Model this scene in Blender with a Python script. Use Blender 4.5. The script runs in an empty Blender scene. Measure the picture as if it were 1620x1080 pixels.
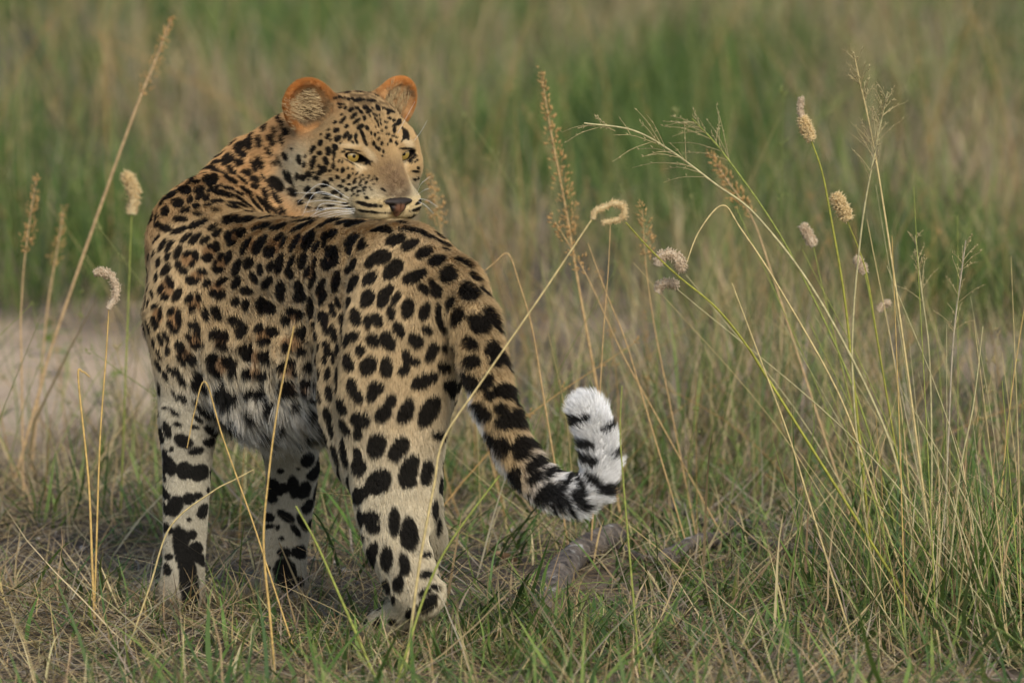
import bpy, math, time
import numpy as np
from mathutils import Vector
import openvdb
T0 = time.time()

# ------------------------------------------------------------------ camera
scene = bpy.context.scene
col = scene.collection
FPX, PITCH, CAM_Y, CAM_Z = 9540.0, math.radians(5.62), -9.0, 1.35
cam_data = bpy.data.cameras.new('camera')
cam = bpy.data.objects.new('camera', cam_data)
col.objects.link(cam)
cam.location = (0, CAM_Y, CAM_Z)
cam.rotation_euler = (math.pi/2 - PITCH, 0, 0)
cam_data.sensor_width = 36.0
cam_data.lens = FPX/1620*36.0
cam_data.clip_start, cam_data.clip_end = 0.1, 2000
cam_data.dof.use_dof = True
cam_data.dof.focus_distance = 9.25
cam_data.dof.aperture_fstop = 5.4
scene.camera = cam

# ------------------------------------------------------------------ sky, sun, exposure
SUN_EL, SUN_AZ = math.radians(38), math.radians(160)      # azimuth from +Y, clockwise seen from above
world = bpy.data.worlds.new('World'); scene.world = world
world.use_nodes = True
nt = world.node_tree
sky = nt.nodes.new('ShaderNodeTexSky'); sky.sky_type = 'NISHITA'; sky.sun_disc = False
sky.sun_elevation = SUN_EL; sky.sun_rotation = SUN_AZ; sky.altitude = 400; sky.dust_density = 2.2; sky.ozone_density = 0.7
bg = nt.nodes['Background']; bg.inputs[1].default_value = 0.095
nt.links.new(sky.outputs[0], bg.inputs[0])
sun_data = bpy.data.lights.new('sun', 'SUN'); sun_data.energy = 1.7; sun_data.angle = math.radians(22)
sun_data.color = (1.0, 0.95, 0.86)
sun = bpy.data.objects.new('sun', sun_data); col.objects.link(sun)
sd = Vector((math.sin(SUN_AZ)*math.cos(SUN_EL), math.cos(SUN_AZ)*math.cos(SUN_EL), math.sin(SUN_EL)))
sun.rotation_euler = sd.to_track_quat('Z', 'Y').to_euler()
vs = scene.view_settings
vs.view_transform = 'Standard'; vs.look = 'None'; vs.gamma = 1.0; vs.use_curve_mapping = False
vs.exposure = 0.76
scene.cycles.use_denoising = True
scene.cycles.max_bounces = 6
scene.cycles_curves.shape = 'RIBBONS'

# ------------------------------------------------------------------ helpers
def P(u, v, Y):
    """the point seen at picture position (u, v) that lies Y metres beyond the hind paw's plane"""
    xc, yc = (u-810)/FPX, (540-v)/FPX
    d = np.array([xc, math.cos(PITCH)+yc*math.sin(PITCH), -math.sin(PITCH)+yc*math.cos(PITCH)])
    return np.array([0, CAM_Y, CAM_Z]) + d*((Y-CAM_Y)/d[1])
def px(r, Y): return r*(Y-CAM_Y)/FPX
def ground_Y(v):
    a = PITCH + math.atan((v-540)/FPX)
    return CAM_Z/math.tan(a) + CAM_Y
def tag(o, label=None, cat=None, group=None, kind=None):
    if label: o['label'] = label
    if cat: o['category'] = cat
    if group: o['group'] = group
    if kind: o['kind'] = kind
    return o
def link(name, data, parent=None, mat=None):
    o = bpy.data.objects.new(name, data); col.objects.link(o)
    if parent is not None: o.parent = parent
    if mat is not None: data.materials.append(mat)
    return o
def mesh_np(name, verts, faces, smooth=True):
    """faces: (M,3) or (M,4) array, or a list of both arrays"""
    me = bpy.data.meshes.new(name)
    fl = faces if isinstance(faces, list) else [faces]
    fl = [np.asarray(f, dtype=np.int32) for f in fl if len(f)]
    me.vertices.add(len(verts)); me.vertices.foreach_set('co', np.ascontiguousarray(verts, dtype=np.float32).ravel())
    nl = sum(f.size for f in fl); npoly = sum(len(f) for f in fl)
    me.loops.add(nl); me.polygons.add(npoly)
    me.loops.foreach_set('vertex_index', np.concatenate([f.ravel() for f in fl]))
    tot = np.concatenate([np.full(len(f), f.shape[1], np.int32) for f in fl])
    start = np.concatenate([[0], np.cumsum(tot)[:-1]]).astype(np.int32)
    me.polygons.foreach_set('loop_start', start)
    if smooth: me.polygons.foreach_set('use_smooth', np.ones(npoly, bool))
    me.update(calc_edges=True)
    return me
def set_color(me, name, rgb):
    a = me.attributes.new(name, 'FLOAT_COLOR', 'POINT')
    c = np.ones((len(rgb), 4), np.float32); c[:, :3] = rgb
    a.data.foreach_set('color', c.ravel())
def srgb(r, g, b):
    c = np.array([r, g, b], float)/255
    return np.where(c <= .04045, c/12.92, ((c+.055)/1.055)**2.4)
def smoothstep(a, b, x):
    t = np.clip((x-a)/(b-a), 0, 1); return t*t*(3-2*t)
# cheap value noise on arrays of points, deterministic
def hash3(i, j, k, seed):
    h = (i*374761393 + j*668265263 + k*2147483647 + seed*974634777) & 0xffffffff
    h = ((h ^ (h >> 13))*1274126177) & 0xffffffff
    return ((h ^ (h >> 16)) & 0xffff)/65535.0
def vnoise(p, scale, seed=0):
    q = np.asarray(p, np.float64)*scale
    i = np.floor(q).astype(np.int64); f = q-i; f = f*f*(3-2*f)
    out = 0
    for dx in (0, 1):
        for dy in (0, 1):
            for dz in (0, 1):
                w = (f[:, 0] if dx else 1-f[:, 0])*(f[:, 1] if dy else 1-f[:, 1])*(f[:, 2] if dz else 1-f[:, 2])
                out = out + w*hash3(i[:, 0]+dx, i[:, 1]+dy, i[:, 2]+dz, seed)
    return out
def nodes_mat(name):
    m = bpy.data.materials.new(name); m.use_nodes = True
    b = m.node_tree.nodes['Principled BSDF']
    return m, m.node_tree, b
# ------------------------------------------------------------------ ground
def ground_z(x, y):
    p = np.stack([np.asarray(x, float).ravel(), np.asarray(y, float).ravel(), np.zeros(np.size(x))], 1)
    z = (vnoise(p, 1.3, 31)-.5)*.05 + (vnoise(p, 5.0, 32)-.5)*.022 + (vnoise(p, 17, 33)-.5)*.008
    near = np.exp(-(((p[:, 0]+.33)/.5)**2 + ((p[:, 1]-.2)/.55)**2))
    z = z*(1-.9*near) - .004*near
    z = z + .10*smoothstep(4, 9, p[:, 1])*(vnoise(p, .35, 34)-.3)
    return z.reshape(np.shape(x))
def spaced(lo, mid0, mid1, hi, step, grow):
    a = list(np.arange(mid0, mid1, step)); s = step
    while a[-1] < hi: s *= grow; a.append(a[-1]+s)
    s = step; b = []
    x = mid0
    while x > lo: s *= grow; x -= s; b.append(x)
    return np.array(b[::-1]+a)
gx = spaced(-500, -2.2, 2.2, 500, .03, 1.16); gy = spaced(-60, -1.2, 6.0, 900, .03, 1.08)
GX, GY = np.meshgrid(gx, gy, indexing='ij')
gv = np.stack([GX, GY, ground_z(GX, GY)], -1).reshape(-1, 3)
gi = np.arange(len(gv)).reshape(GX.shape)
gq = np.stack([gi[:-1, :-1], gi[1:, :-1], gi[1:, 1:], gi[:-1, 1:]], -1).reshape(-1, 4)
g_me = mesh_np('ground', gv, gq)
def sand_at(x, y):
    p = np.stack([x, y, 0*x], 1)
    s = 1.7*np.exp(-(((x+1.0)/.45)**2 + ((y-3.9)/1.1)**2)) + .25*np.exp(-(((x-.9)/.9)**2 + ((y-4.2)/1.3)**2)) + .35*np.exp(-(((x+.3)/.35)**2+((y+.25)/.25)**2))
    return np.clip(s + (vnoise(p*np.array([1, .5, 1]), 4, 41)-.5)*.9 + (vnoise(p, 14, 42)-.5)*.3, 0, 1)
sa = sand_at(gv[:, 0], gv[:, 1]); set_color(g_me, 'sand', np.stack([sa]*3, 1))
m_soil, t_, b_ = nodes_mat('soil')
N_, K_ = t_.nodes, t_.links
tc = N_.new('ShaderNodeTexCoord')
def noise_node(scale, detail=6, rough=.6):
    n = N_.new('ShaderNodeTexNoise'); n.inputs['Scale'].default_value = scale; n.inputs['Detail'].default_value = detail; n.inputs['Roughness'].default_value = rough
    K_.new(tc.outputs['Object'], n.inputs['Vector']); return n
n1, n2, n3 = noise_node(7), noise_node(60, 8, .7), noise_node(320, 4, .7)
at_ = N_.new('ShaderNodeAttribute'); at_.attribute_name = 'sand'
r1 = N_.new('ShaderNodeValToRGB'); K_.new(n2.outputs['Fac'], r1.inputs[0])
for e, c in zip(r1.color_ramp.elements, (srgb(38, 31, 24), srgb(100, 84, 66))): e.color = (*c, 1)
r1.color_ramp.elements[0].position = .3; r1.color_ramp.elements[1].position = .72
r2 = N_.new('ShaderNodeValToRGB'); K_.new(n1.outputs['Fac'], r2.inputs[0])
for e, c in zip(r2.color_ramp.elements, (srgb(176, 150, 120), srgb(206, 182, 152))): e.color = (*c, 1)
mx = N_.new('ShaderNodeMix'); mx.data_type = 'RGBA'
K_.new(at_.outputs['Fac'], mx.inputs['Factor']); K_.new(r1.outputs[0], mx.inputs['A']); K_.new(r2.outputs[0], mx.inputs['B'])
hs = N_.new('ShaderNodeHueSaturation'); ma = N_.new('ShaderNodeMapRange'); ma.inputs['To Min'].default_value = .75; ma.inputs['To Max'].default_value = 1.2
K_.new(n3.outputs['Fac'], ma.inputs['Value']); K_.new(ma.outputs[0], hs.inputs['Value']); K_.new(mx.outputs['Result'], hs.inputs['Color'])
K_.new(hs.outputs[0], b_.inputs['Base Color']); b_.inputs['Roughness'].default_value = .95
bp = N_.new('ShaderNodeBump'); bp.inputs['Strength'].default_value = .8; bp.inputs['Distance'].default_value = .01
K_.new(n2.outputs['Fac'], bp.inputs['Height']); K_.new(bp.outputs[0], b_.inputs['Normal'])
tag(link('ground', g_me, None, m_soil), kind='structure')

# ------------------------------------------------------------------ grass
GR = np.random.default_rng(11)
def blades(root, height, width, az, lean, curl, col0, col1, segs=4, twist=None):
    """ribbons that rise from their roots, lean towards az and curl over; returns verts, quads, colours"""
    n = len(root); t = np.linspace(0, 1, segs+1)
    ang = lean[:, None] + curl[:, None]*t[None]**1.3
    step = height[:, None]/segs
    dh = np.sin(ang)*step; dv = np.cos(ang)*step
    h = np.concatenate([np.zeros((n, 1)), np.cumsum((dh[:, 1:]+dh[:, :-1])/2, 1)], 1)
    z = np.concatenate([np.zeros((n, 1)), np.cumsum((dv[:, 1:]+dv[:, :-1])/2, 1)], 1)
    wob = (GR.random((n, 1))-.5)*.25*np.sin(t[None]*math.pi*GR.uniform(.6, 2, (n, 1)))*height[:, None]*.35
    d = np.stack([np.sin(az), np.cos(az)], 1); s = np.stack([d[:, 1], -d[:, 0]], 1)
    c = np.empty((n, segs+1, 3))
    c[..., :2] = root[:, None, :2] + d[:, None]*h[..., None] + s[:, None]*wob[..., None]
    c[..., 2] = np.maximum(root[:, None, 2] + z, root[:, None, 2]*.7 + .002 + .006*GR.random((n, 1)))
    tw = GR.uniform(-1.3, 1.3, n) if twist is None else twist
    side = np.empty((n, 3)); side[:, :2] = s*np.cos(tw)[:, None] + d*np.sin(tw)[:, None]*.7; side[:, 2] = np.sin(tw)*.35
    wd = width[:, None]*np.clip(1.02-t[None]**2.2, .06, 1)*np.clip(.55+1.8*t[None], 0, 1)*.5
    v = np.stack([c - side[:, None]*wd[..., None], c + side[:, None]*wd[..., None]], 2).reshape(-1, 3)
    idx = np.arange(n*(segs+1)*2).reshape(n, segs+1, 2)
    q = np.stack([idx[:, :-1, 0], idx[:, :-1, 1], idx[:, 1:, 1], idx[:, 1:, 0]], -1).reshape(-1, 4)
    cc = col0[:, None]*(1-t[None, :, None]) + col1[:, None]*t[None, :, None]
    return v, q, np.repeat(cc, 2, axis=1).reshape(-1, 3)
def join(parts):
    V, Q, C, o = [], [], [], 0
    for v, q, c in parts: V.append(v); Q.append(q+o); C.append(c); o += len(v)
    return np.concatenate(V), np.concatenate(Q), np.concatenate(C)
def leaf_mat(name, trans=.25, rough=.6):
    m, t, b = nodes_mat(name)
    a = t.nodes.new('ShaderNodeAttribute'); a.attribute_name = 'tint'
    t.links.new(a.outputs['Color'], b.inputs['Base Color']); b.inputs['Roughness'].default_value = rough; b.inputs['Specular IOR Level'].default_value = .3
    tr = t.nodes.new('ShaderNodeBsdfTranslucent'); t.links.new(a.outputs['Color'], tr.inputs['Color'])
    mxs = t.nodes.new('ShaderNodeMixShader'); mxs.inputs[0].default_value = trans
    out = t.nodes['Material Output']
    t.links.new(b.outputs[0], mxs.inputs[1]); t.links.new(tr.outputs[0], mxs.inputs[2]); t.links.new(mxs.outputs[0], out.inputs['Surface'])
    return m
M_GRASS = leaf_mat('grass_blade'); M_STRAW = leaf_mat('straw', .2, .7)
def pal(cols, n, jit=.18):
    cols = np.array(cols); c = cols[GR.integers(0, len(cols), n)]
    return np.clip(c*GR.uniform(1-jit, 1+jit, (n, 1))*GR.uniform(.94, 1.06, (n, 3)), .01, .9)
GREEN = [srgb(84, 108, 48), srgb(104, 126, 58), srgb(66, 90, 42), srgb(124, 140, 70), srgb(92, 112, 60)]
TAN = [srgb(188, 168, 120), srgb(168, 146, 104), srgb(202, 184, 138), srgb(148, 126, 92), srgb(182, 158, 108)]
GREY = [srgb(150, 136, 112), srgb(128, 112, 92), srgb(166, 152, 130)]
def scatter(n, y0, y1, margin=.5, dens=None):
    """random ground points in the strip the camera can see, thinned by dens(x, y)"""
    out = []
    while sum(map(len, out)) < n:
        y = y0+(y1-y0)*GR.random(n); w = (9+y)*.0875+margin
        wm = (9+y1)*.0875+margin
        x = GR.uniform(-1, 1, n)*wm
        k = np.abs(x) < w
        if dens is not None: k &= GR.random(n) < dens(x, y)
        out.append(np.stack([x[k], y[k]], 1))
    p = np.concatenate(out)[:n]
    return np.column_stack([p, ground_z(p[:, 0], p[:, 1])])
def patch(x, y, f, seed): return vnoise(np.stack([x, y, 0*x], 1), f, seed)
def away(x, y):
    """1 except under the paws"""
    k = np.ones_like(x)
    for (fx, fy) in ((-.53, .46), (-.36, .50), (-.19, -.03), (-.15, .24)): k *= 1-.85*np.exp(-(((x-fx)/.045)**2+((y-fy)/.05)**2))
    return k
def stuff(name, parts, mat, label, cat):
    v, q, c = join(parts); me = mesh_np(name, v, q); set_color(me, 'tint', c)
    o = link(name, me, None, mat); tag(o, label, cat, kind='stuff'); print(name, len(q)*2); return o
def tufted(n_tufts, per, y0, y1, spread, margin=.4, dens=None):
    c = scatter(n_tufts, y0, y1, margin, dens)
    r = np.repeat(c, per, axis=0); off = GR.normal(0, spread, (len(r), 2))
    r[:, :2] += off; r[:, 2] = ground_z(r[:, 0], r[:, 1])
    az = np.arctan2(off[:, 0], off[:, 1]) + GR.normal(0, .7, len(r))
    return r, az, np.repeat(np.arange(n_tufts), per)
def U(a, b, n): return GR.uniform(a, b, n)
def tall_here(x, y):
    """how high the near grass stands, lower where the fallen wood lies"""
    return (1-.62*np.exp(-(((x-.32)/.28)**4+((y-.55)/.85)**4)))*(1-.55*np.exp(-(((x+.36)/.34)**4+((y-.05)/.42)**4)))*(1+.25*smoothstep(.45, .8, x))
# thatch: dry fallen blades near the animal
def d_near(x, y): return np.clip(.2+1.2*patch(x, y, 2.6, 51)-.75*sand_at(x, y), .04, 1)*away(x, y)
n = 38000; r = scatter(n, -1.3, 2.8, .5, d_near); c = pal(TAN+GREY, n, .4)
th = blades(r, U(.03, .16, n), U(.0014, .0046, n), U(0, 6.28, n), U(.9, 1.55, n), U(-.6, 1.4, n), c*.8, c, 3)
n = 5000; r = scatter(n, -1.3, 3.0, .5, d_near); c = pal(TAN+GREY, n, .3)
th1 = blades(r, U(.12, .40, n), U(.0020, .0052, n), U(0, 6.28, n), U(1.0, 1.5, n), U(-.25, .5, n), c*.85, c, 5)
n = 9000; r = scatter(n, 2.2, 7.5, .5, lambda x, y: np.clip(.9*patch(x, y, 1.6, 52)-.6*sand_at(x, y), .02, 1)); c = pal(TAN+GREY, n)
th2 = blades(r, U(.05, .25, n), U(.002, .0045, n), U(0, 6.28, n), U(.5, 1.5, n), U(-.3, 1.0, n), c*.8, c, 3)
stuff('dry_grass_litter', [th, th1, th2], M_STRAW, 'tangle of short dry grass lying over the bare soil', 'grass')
# upright near grass, green and dry
def d_turf(x, y): return np.clip(2.4*patch(x, y, 2.1, 53)-.85-.9*sand_at(x, y)-.5*smoothstep(.9, 1.8, y)*smoothstep(0, .4, x)+.25*smoothstep(-.1, .5, x)*smoothstep(.9, .1, y), .03, 1)*away(x, y)
def tuft_size(n_t, per, lo, hi): return np.repeat(GR.uniform(lo, hi, n_t), per)
r, az, _ = tufted(1150, 8, -1.3, 2.4, .04, .4, d_turf); n = len(r); c = pal(GREEN, n, .25)
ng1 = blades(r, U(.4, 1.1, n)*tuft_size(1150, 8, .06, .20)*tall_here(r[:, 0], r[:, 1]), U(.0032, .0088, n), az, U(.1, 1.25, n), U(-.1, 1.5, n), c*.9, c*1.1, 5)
r, az, _ = tufted(1050, 6, -1.3, 2.4, .03, .4, d_turf); n = len(r); c = pal(TAN, n, .25)
ng2 = blades(r, U(.4, 1.2, n)*tuft_size(1050, 6, .06, .22)*tall_here(r[:, 0], r[:, 1]), U(.0014, .0042, n), az, U(.1, 1.2, n), U(-.2, 1.3, n), c*.85, c, 5)
r, az, _ = tufted(760, 5, -1.2, 1.6, .03, .4, lambda x, y: np.clip(d_turf(x, y)+.15, 0, 1)*smoothstep(-1.0, .3, x+.2)); n = len(r); c = pal(GREEN, n, .2)
ng3 = blades(r, U(.12, .26, n)*tall_here(r[:, 0], r[:, 1]), U(.0050, .0095, n), az, U(.5, 1.35, n), U(.0, 1.0, n), c*.9, c*1.05, 6)
pw = np.concatenate([np.column_stack([GR.normal(fx, .05, 46), fy-np.abs(GR.normal(.06, .05, 46)), np.zeros(46)]) for fx, fy in ((-.57, .45), (-.52, .40), (-.41, .47), (-.36, .42), (-.24, -.06), (-.18, -.12), (-.15, -.10))])
pw[:, 2] = ground_z(pw[:, 0], pw[:, 1]); n = len(pw); c = np.where((GR.random(n) < .5)[:, None], pal(GREEN, n), pal(TAN, n))
ng4 = blades(pw, U(.03, .105, n), U(.0022, .0060, n), U(0, 6.28, n), U(.0, .7, n), U(-.1, 1.2, n), c*.85, c*1.05, 5)
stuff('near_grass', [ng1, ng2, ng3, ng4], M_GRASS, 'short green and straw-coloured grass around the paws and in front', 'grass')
# middle distance: sparse tufts among bare soil
r, az, _ = tufted(330, 14, 2.4, 6.4, .05, .8, lambda x, y: np.clip(1.6*patch(x*1.6, y*.6, 1.3, 54)-.5-.7*sand_at(x, y), .02, 1)); n = len(r)
k = GR.random(n) < .45; c = np.where(k[:, None], pal(GREEN, n, .3), pal(TAN, n, .3))
sg1 = blades(r, U(.08, .36, n), U(.002, .0045, n), az, U(.02, .9, n), U(.0, .8, n), c*.85, c*1.05, 4)
r, az, _ = tufted(210, 13, .7, 3.6, .06, .8, lambda x, y: smoothstep(.15, .5, x)*np.clip(2*patch(x, y*.7, 1.9, 58)-.6, .03, 1)); n = len(r)
k = np.repeat(GR.random(210), 13)*.6+GR.random(n)*.4 < .5; c = np.where(k[:, None], pal(GREEN, n, .3), pal(TAN+GREY, n, .3))
sg2 = blades(r, U(.10, .46, n), U(.0018, .0046, n), az-.5, U(.1, 1.0, n), U(.0, .9, n), c*.8, c*1.05, 5)
stuff('scattered_grass', [sg1, sg2], M_GRASS, 'tangled green and dry tufts on the bare ground behind and right of the leopard', 'grass')
# tall grass filling the back
def d_far(x, y): return np.clip(1.9*patch(x*2.6, y*.45, 1.1, 55)-.4, .05, 1)*smoothstep(4.6, 7.4, y + 2.2*(patch(x*2, y*.5, .9, 57)-.5) + .8*smoothstep(.1, .9, x) - .8*smoothstep(-.3, -1.2, x))
far = []
for y0, y1, nt, wmul, hs_, mg in ((4.6, 10, 1700, 1.0, .85, 1.3), (10, 17, 2000, 1.3, 1, 1.6), (17, 30, 2100, 1.9, 1.1, 2.2), (30, 60, 1500, 3.2, 1.2, 4)):
    r, az, tid = tufted(nt, 20, y0, y1, .10, mg, d_far); n = len(r)
    green = patch(r[:, 0]*2.4, r[:, 1]*.4, 1.2, 56)*.75 + GR.random(n)*.4 + .35*(np.repeat(GR.random(nt), 20)-.5)
    c = np.where((green > .50)[:, None], pal(GREEN, n, .3), pal(TAN+GREY, n, .3))*np.repeat(GR.uniform(.6, 1.3, (nt, 1)), 20, axis=0)
    far.append(blades(r, U(.3, 1.0, n)*tuft_size(nt, 20, .15, .62)*hs_, U(.003, .007, n)*wmul, az, U(.0, .8, n), U(.0, 1.1, n), c*.85, c*1.05, 4))
# a thinner cover to either side of the strip the photograph shows
r, az, tid = tufted(2600, 14, .5, 26, .12, 6.0, lambda x, y: smoothstep(.0, .6, np.abs(x)-(9+y)*.0875)*.8); n = len(r)
c = np.where((GR.random(n) < .5)[:, None], pal(GREEN, n, .3), pal(TAN, n, .3))
far.append(blades(r, U(.12, .5, n), U(.004, .009, n), az, U(.0, .8, n), U(.0, 1.1, n), c*.85, c*1.05, 3))
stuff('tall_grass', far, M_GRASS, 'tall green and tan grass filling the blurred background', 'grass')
print('land', time.time()-T0)
# ------------------------------------------------------------------ the leopard's body: one surface grown from limb volumes
FWD = np.array([-.53, .848, 0.]); FWD /= np.linalg.norm(FWD)       # the way the animal stands
LAT = np.array([-FWD[1], FWD[0], 0.])                              # towards its left flank
VOX = 0.0034
GMIN = np.array([-.80, -.42, -.02]); GMAX = np.array([.25, 1.0, .90])
GN = np.ceil((GMAX-GMIN)/VOX).astype(int)
field = np.full(GN, 0.08, np.float32)
PRIMS = []      # (a, b, ra, rb, axis, squash, flow, fur length, region) for the coat
REGION = ['back']
def sd_cone(q, a, b, ra, rb, axis=None, squash=1.0):
    pa = q - a
    ba = b - a
    if axis is not None and squash != 1.0:
        pa = pa + ((squash-1)*(pa@axis))[..., None]*axis
        ba = ba + (squash-1)*(ba@axis)*axis
    L2 = max(float(ba@ba), 1e-10)
    h = np.clip((pa@ba)/L2, 0, 1)
    d = pa - h[..., None]*ba
    return np.sqrt((d*d).sum(-1)) - (ra+(rb-ra)*h)
def grid_block(lo, hi):
    i0 = np.clip(np.floor((lo-GMIN)/VOX).astype(int), 0, GN-1); i1 = np.clip(np.ceil((hi-GMIN)/VOX).astype(int)+1, 1, GN)
    ax = [(GMIN[k]+VOX*np.arange(i0[k], i1[k])).astype(np.float32) for k in range(3)]
    g = np.stack(np.meshgrid(*ax, indexing='ij'), -1)
    return tuple(slice(i0[k], i1[k]) for k in range(3)), g
def blend(sl, d, k, cut=False):
    f = field[sl]
    if cut:                       # smooth subtraction
        d2 = -d
        h = np.clip(.5+.5*(d2-f)/k, 0, 1)
        field[sl] = f*(1-h)+d2*h + k*h*(1-h)
    else:
        h = np.clip(.5+.5*(f-d)/k, 0, 1)
        field[sl] = f*(1-h)+d*h - k*h*(1-h)
def cone(a, b, ra, rb, k=.03, axis=None, squash=1.0, flow=None, fur=.012, cut=False, tint=0):
    a = np.asarray(a, np.float32); b = np.asarray(b, np.float32)
    m = max(ra, rb)+k+.02
    sl, g = grid_block(np.minimum(a, b)-m, np.maximum(a, b)+m)
    d = sd_cone(g, a, b, ra, rb, None if axis is None else axis.astype(np.float32), squash)
    blend(sl, d.astype(np.float32), k, cut)
    if not cut:
        fl = (b-a) if flow is None else np.asarray(flow, np.float32)
        n = np.linalg.norm(fl)
        PRIMS.append((a, b, ra, rb, axis, squash, fl/n if n > 1e-6 else np.array([0, 0, -1.]), fur, REGION[0]))
def ellipsoid(c, axes, radii, k=.02, flow=(0, 0, -1), fur=.008, cut=False):
    c = np.asarray(c, np.float32); A = np.asarray(axes, np.float32); r = np.asarray(radii, np.float32)
    m = max(radii)+k+.02
    sl, g = grid_block(c-m, c+m)
    q = (g-c)@A.T
    k0 = np.sqrt(((q/r)**2).sum(-1)); k1 = np.sqrt(((q/(r*r))**2).sum(-1))+1e-9
    d = k0*(k0-1)/k1
    blend(sl, d.astype(np.float32), k, cut)
    if not cut:
        rr = float(np.mean(radii)); fl = np.asarray(flow, np.float32)
        PRIMS.append((c, c, rr, rr, None, 1.0, fl/np.linalg.norm(fl), fur, REGION[0]))
def chain(pts, k=.03, axis=None, squash=1.0, fur=.012, flow=None, kin=.012):
    q = [(P(u, v, Y).astype(np.float32), px(r, Y)) for u, v, Y, r in pts]
    m = max(r for _, r in q)+k+.02
    A = np.array([a for a, _ in q])
    sl, g = grid_block(A.min(0)-m, A.max(0)+m)
    d = None
    for (a, ra), (b, rb) in zip(q[:-1], q[1:]):
        e = sd_cone(g, a, b, ra, rb, None if axis is None else axis.astype(np.float32), squash).astype(np.float32)
        d = e if d is None else np.minimum(d, e)
        fl = (b-a) if flow is None else np.asarray(flow, np.float32)
        PRIMS.append((a, b, ra, rb, axis, squash, fl/np.linalg.norm(fl), fur, REGION[0]))
    blend(sl, d, k)
UP = np.array([0, 0, 1.])
BACKDOWN = -FWD*.75 + np.array([0, 0, -.66])
# trunk: a spine line and a belly line, narrower than deep
chain([(330, 388, .56, 88), (372, 424, .49, 90), (430, 440, .40, 92), (500, 444, .29, 92), (572, 441, .17, 88), (640, 446, .06, 86), (700, 478, -.03, 72)],
      .04, LAT, 1.12, .018, -FWD*.9+np.array([0, 0, -.25]))
REGION[0] = 'belly'
chain([(328, 500, .51, 96), (372, 545, .44, 108), (440, 570, .36, 110), (510, 575, .26, 96), (560, 560, .18, 80)], .07, LAT, 1.15, .022, BACKDOWN)
REGION[0] = 'shoulder'
# left shoulder and foreleg
chain([(312, 430, .47, 72), (290, 500, .45, 62), (292, 590, .43, 50), (297, 670, .42, 43)], .05, LAT, 1.25, .011, (0, 0, -1))
REGION[0] = 'foot'
chain([(297, 670, .42, 42), (296, 740, .41, 36), (293, 820, .405, 33), (291, 880, .40, 31), (288, 935, .40, 33)], .02, None, 1, .007)
chain([(288, 940, .40, 31), (262, 946, .45, 29), (240, 944, .48, 27)], .02, None, 1, .005)
for t in ((-14, 0), (-3, -1), (9, 1), (20, 3)):
    chain([(246+t[0]*.6, 942+t[1], .47, 14), (226+t[0], 946+t[1], .50+t[0]*.0012, 11)], .01, None, 1, .004)
REGION[0] = 'shoulder'
# right foreleg
chain([(395, 520, .60, 60), (430, 600, .54, 52), (455, 680, .50, 45)], .05, LAT, 1.2, .011, (0, 0, -1))
REGION[0] = 'foot'
chain([(455, 680, .50, 44), (463, 740, .48, 40), (458, 810, .46, 35), (452, 870, .455, 31), (450, 925, .455, 32)], .02, None, 1, .007)
chain([(450, 932, .455, 30), (430, 940, .50, 28), (412, 940, .53, 25)], .02, None, 1, .005)
for t in ((-14, 0), (-3, -1), (9, 1), (20, 3)):
    chain([(418+t[0]*.6, 936+t[1], .52, 13), (400+t[0], 940+t[1], .55+t[0]*.0012, 10)], .01, None, 1, .004)
REGION[0] = 'thigh'
# left hind leg
chain([(640, 452, .02, 86), (622, 540, -.02, 90), (606, 630, -.03, 84), (606, 710, -.035, 72), (614, 780, -.05, 63), (626, 850, -.08, 56), (646, 905, -.10, 47), (668, 938, -.115, 33)],
      .04, LAT, 1.3, .014)
chain([(555, 545, .08, 60), (540, 640, .05, 42), (560, 720, .02, 40)], .05, LAT, 1.4, .013, (0, 0, -1))       # fold in front of the thigh
chain([(690, 520, -.06, 56), (680, 620, -.06, 40), (662, 720, -.06, 34), (660, 800, -.07, 30)], .04, LAT, 1.2, .014, (0, 0, -1))
REGION[0] = 'foot'
chain([(672, 938, -.118, 27), (640, 972, -.07, 29), (612, 996, -.03, 31)], .02, None, 1, .006)
chain([(612, 998, -.03, 30), (592, 1004, .0, 28)], .02, None, 1, .005)
for t in ((-12, -2), (-2, 0), (9, 3), (20, 7)):
    chain([(596+t[0]*.6, 1004+t[1]*.6, .0-t[0]*.001, 14), (577+t[0], 1010+t[1], .03-t[0]*.002, 11.5)], .01, None, 1, .004)
REGION[0] = 'thigh'
# right hind leg, a step further on
chain([(708, 470, .10, 66), (682, 560, .14, 66), (656, 650, .18, 58), (656, 730, .18, 46), (666, 800, .15, 36), (676, 850, .13, 28)], .04, LAT, 1.2, .012)
REGION[0] = 'foot'
chain([(676, 852, .13, 26), (660, 910, .17, 27), (643, 955, .21, 28), (624, 968, .24, 26)], .02, None, 1, .006)
for t in ((-12, 0), (-2, 0), (9, 1), (20, 3)):
    chain([(628+t[0]*.6, 966+t[1], .24, 13), (610+t[0], 968+t[1], .28+t[0]*.0012, 10.5)], .01, None, 1, .004)
REGION[0] = 'tail'
# tail
TAIL = [(712, 462, -.05, 48), (748, 505, -.12, 32), (763, 570, -.16, 29), (783, 640, -.19, 26), (808, 700, -.21, 24), (838, 748, -.225, 22), (875, 776, -.235, 22), (915, 785, -.24, 23),
        (942, 766, -.24, 23), (950, 728, -.235, 22), (945, 690, -.23, 22), (934, 660, -.225, 22), (928, 648, -.222, 20)]
chain(TAIL, .02, None, 1, .019)
REGION[0] = 'neck'
# neck, swung round to the far side
chain([(330, 380, .57, 82), (368, 343, .64, 82), (425, 298, .68, 88), (478, 254, .66, 76), (500, 240, .64, 66)], .05, None, 1, .014, None)
for i in range(4):
    t = list(PRIMS[-1-i]); t[6] = -t[6]; PRIMS[-1-i] = tuple(t)

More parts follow.
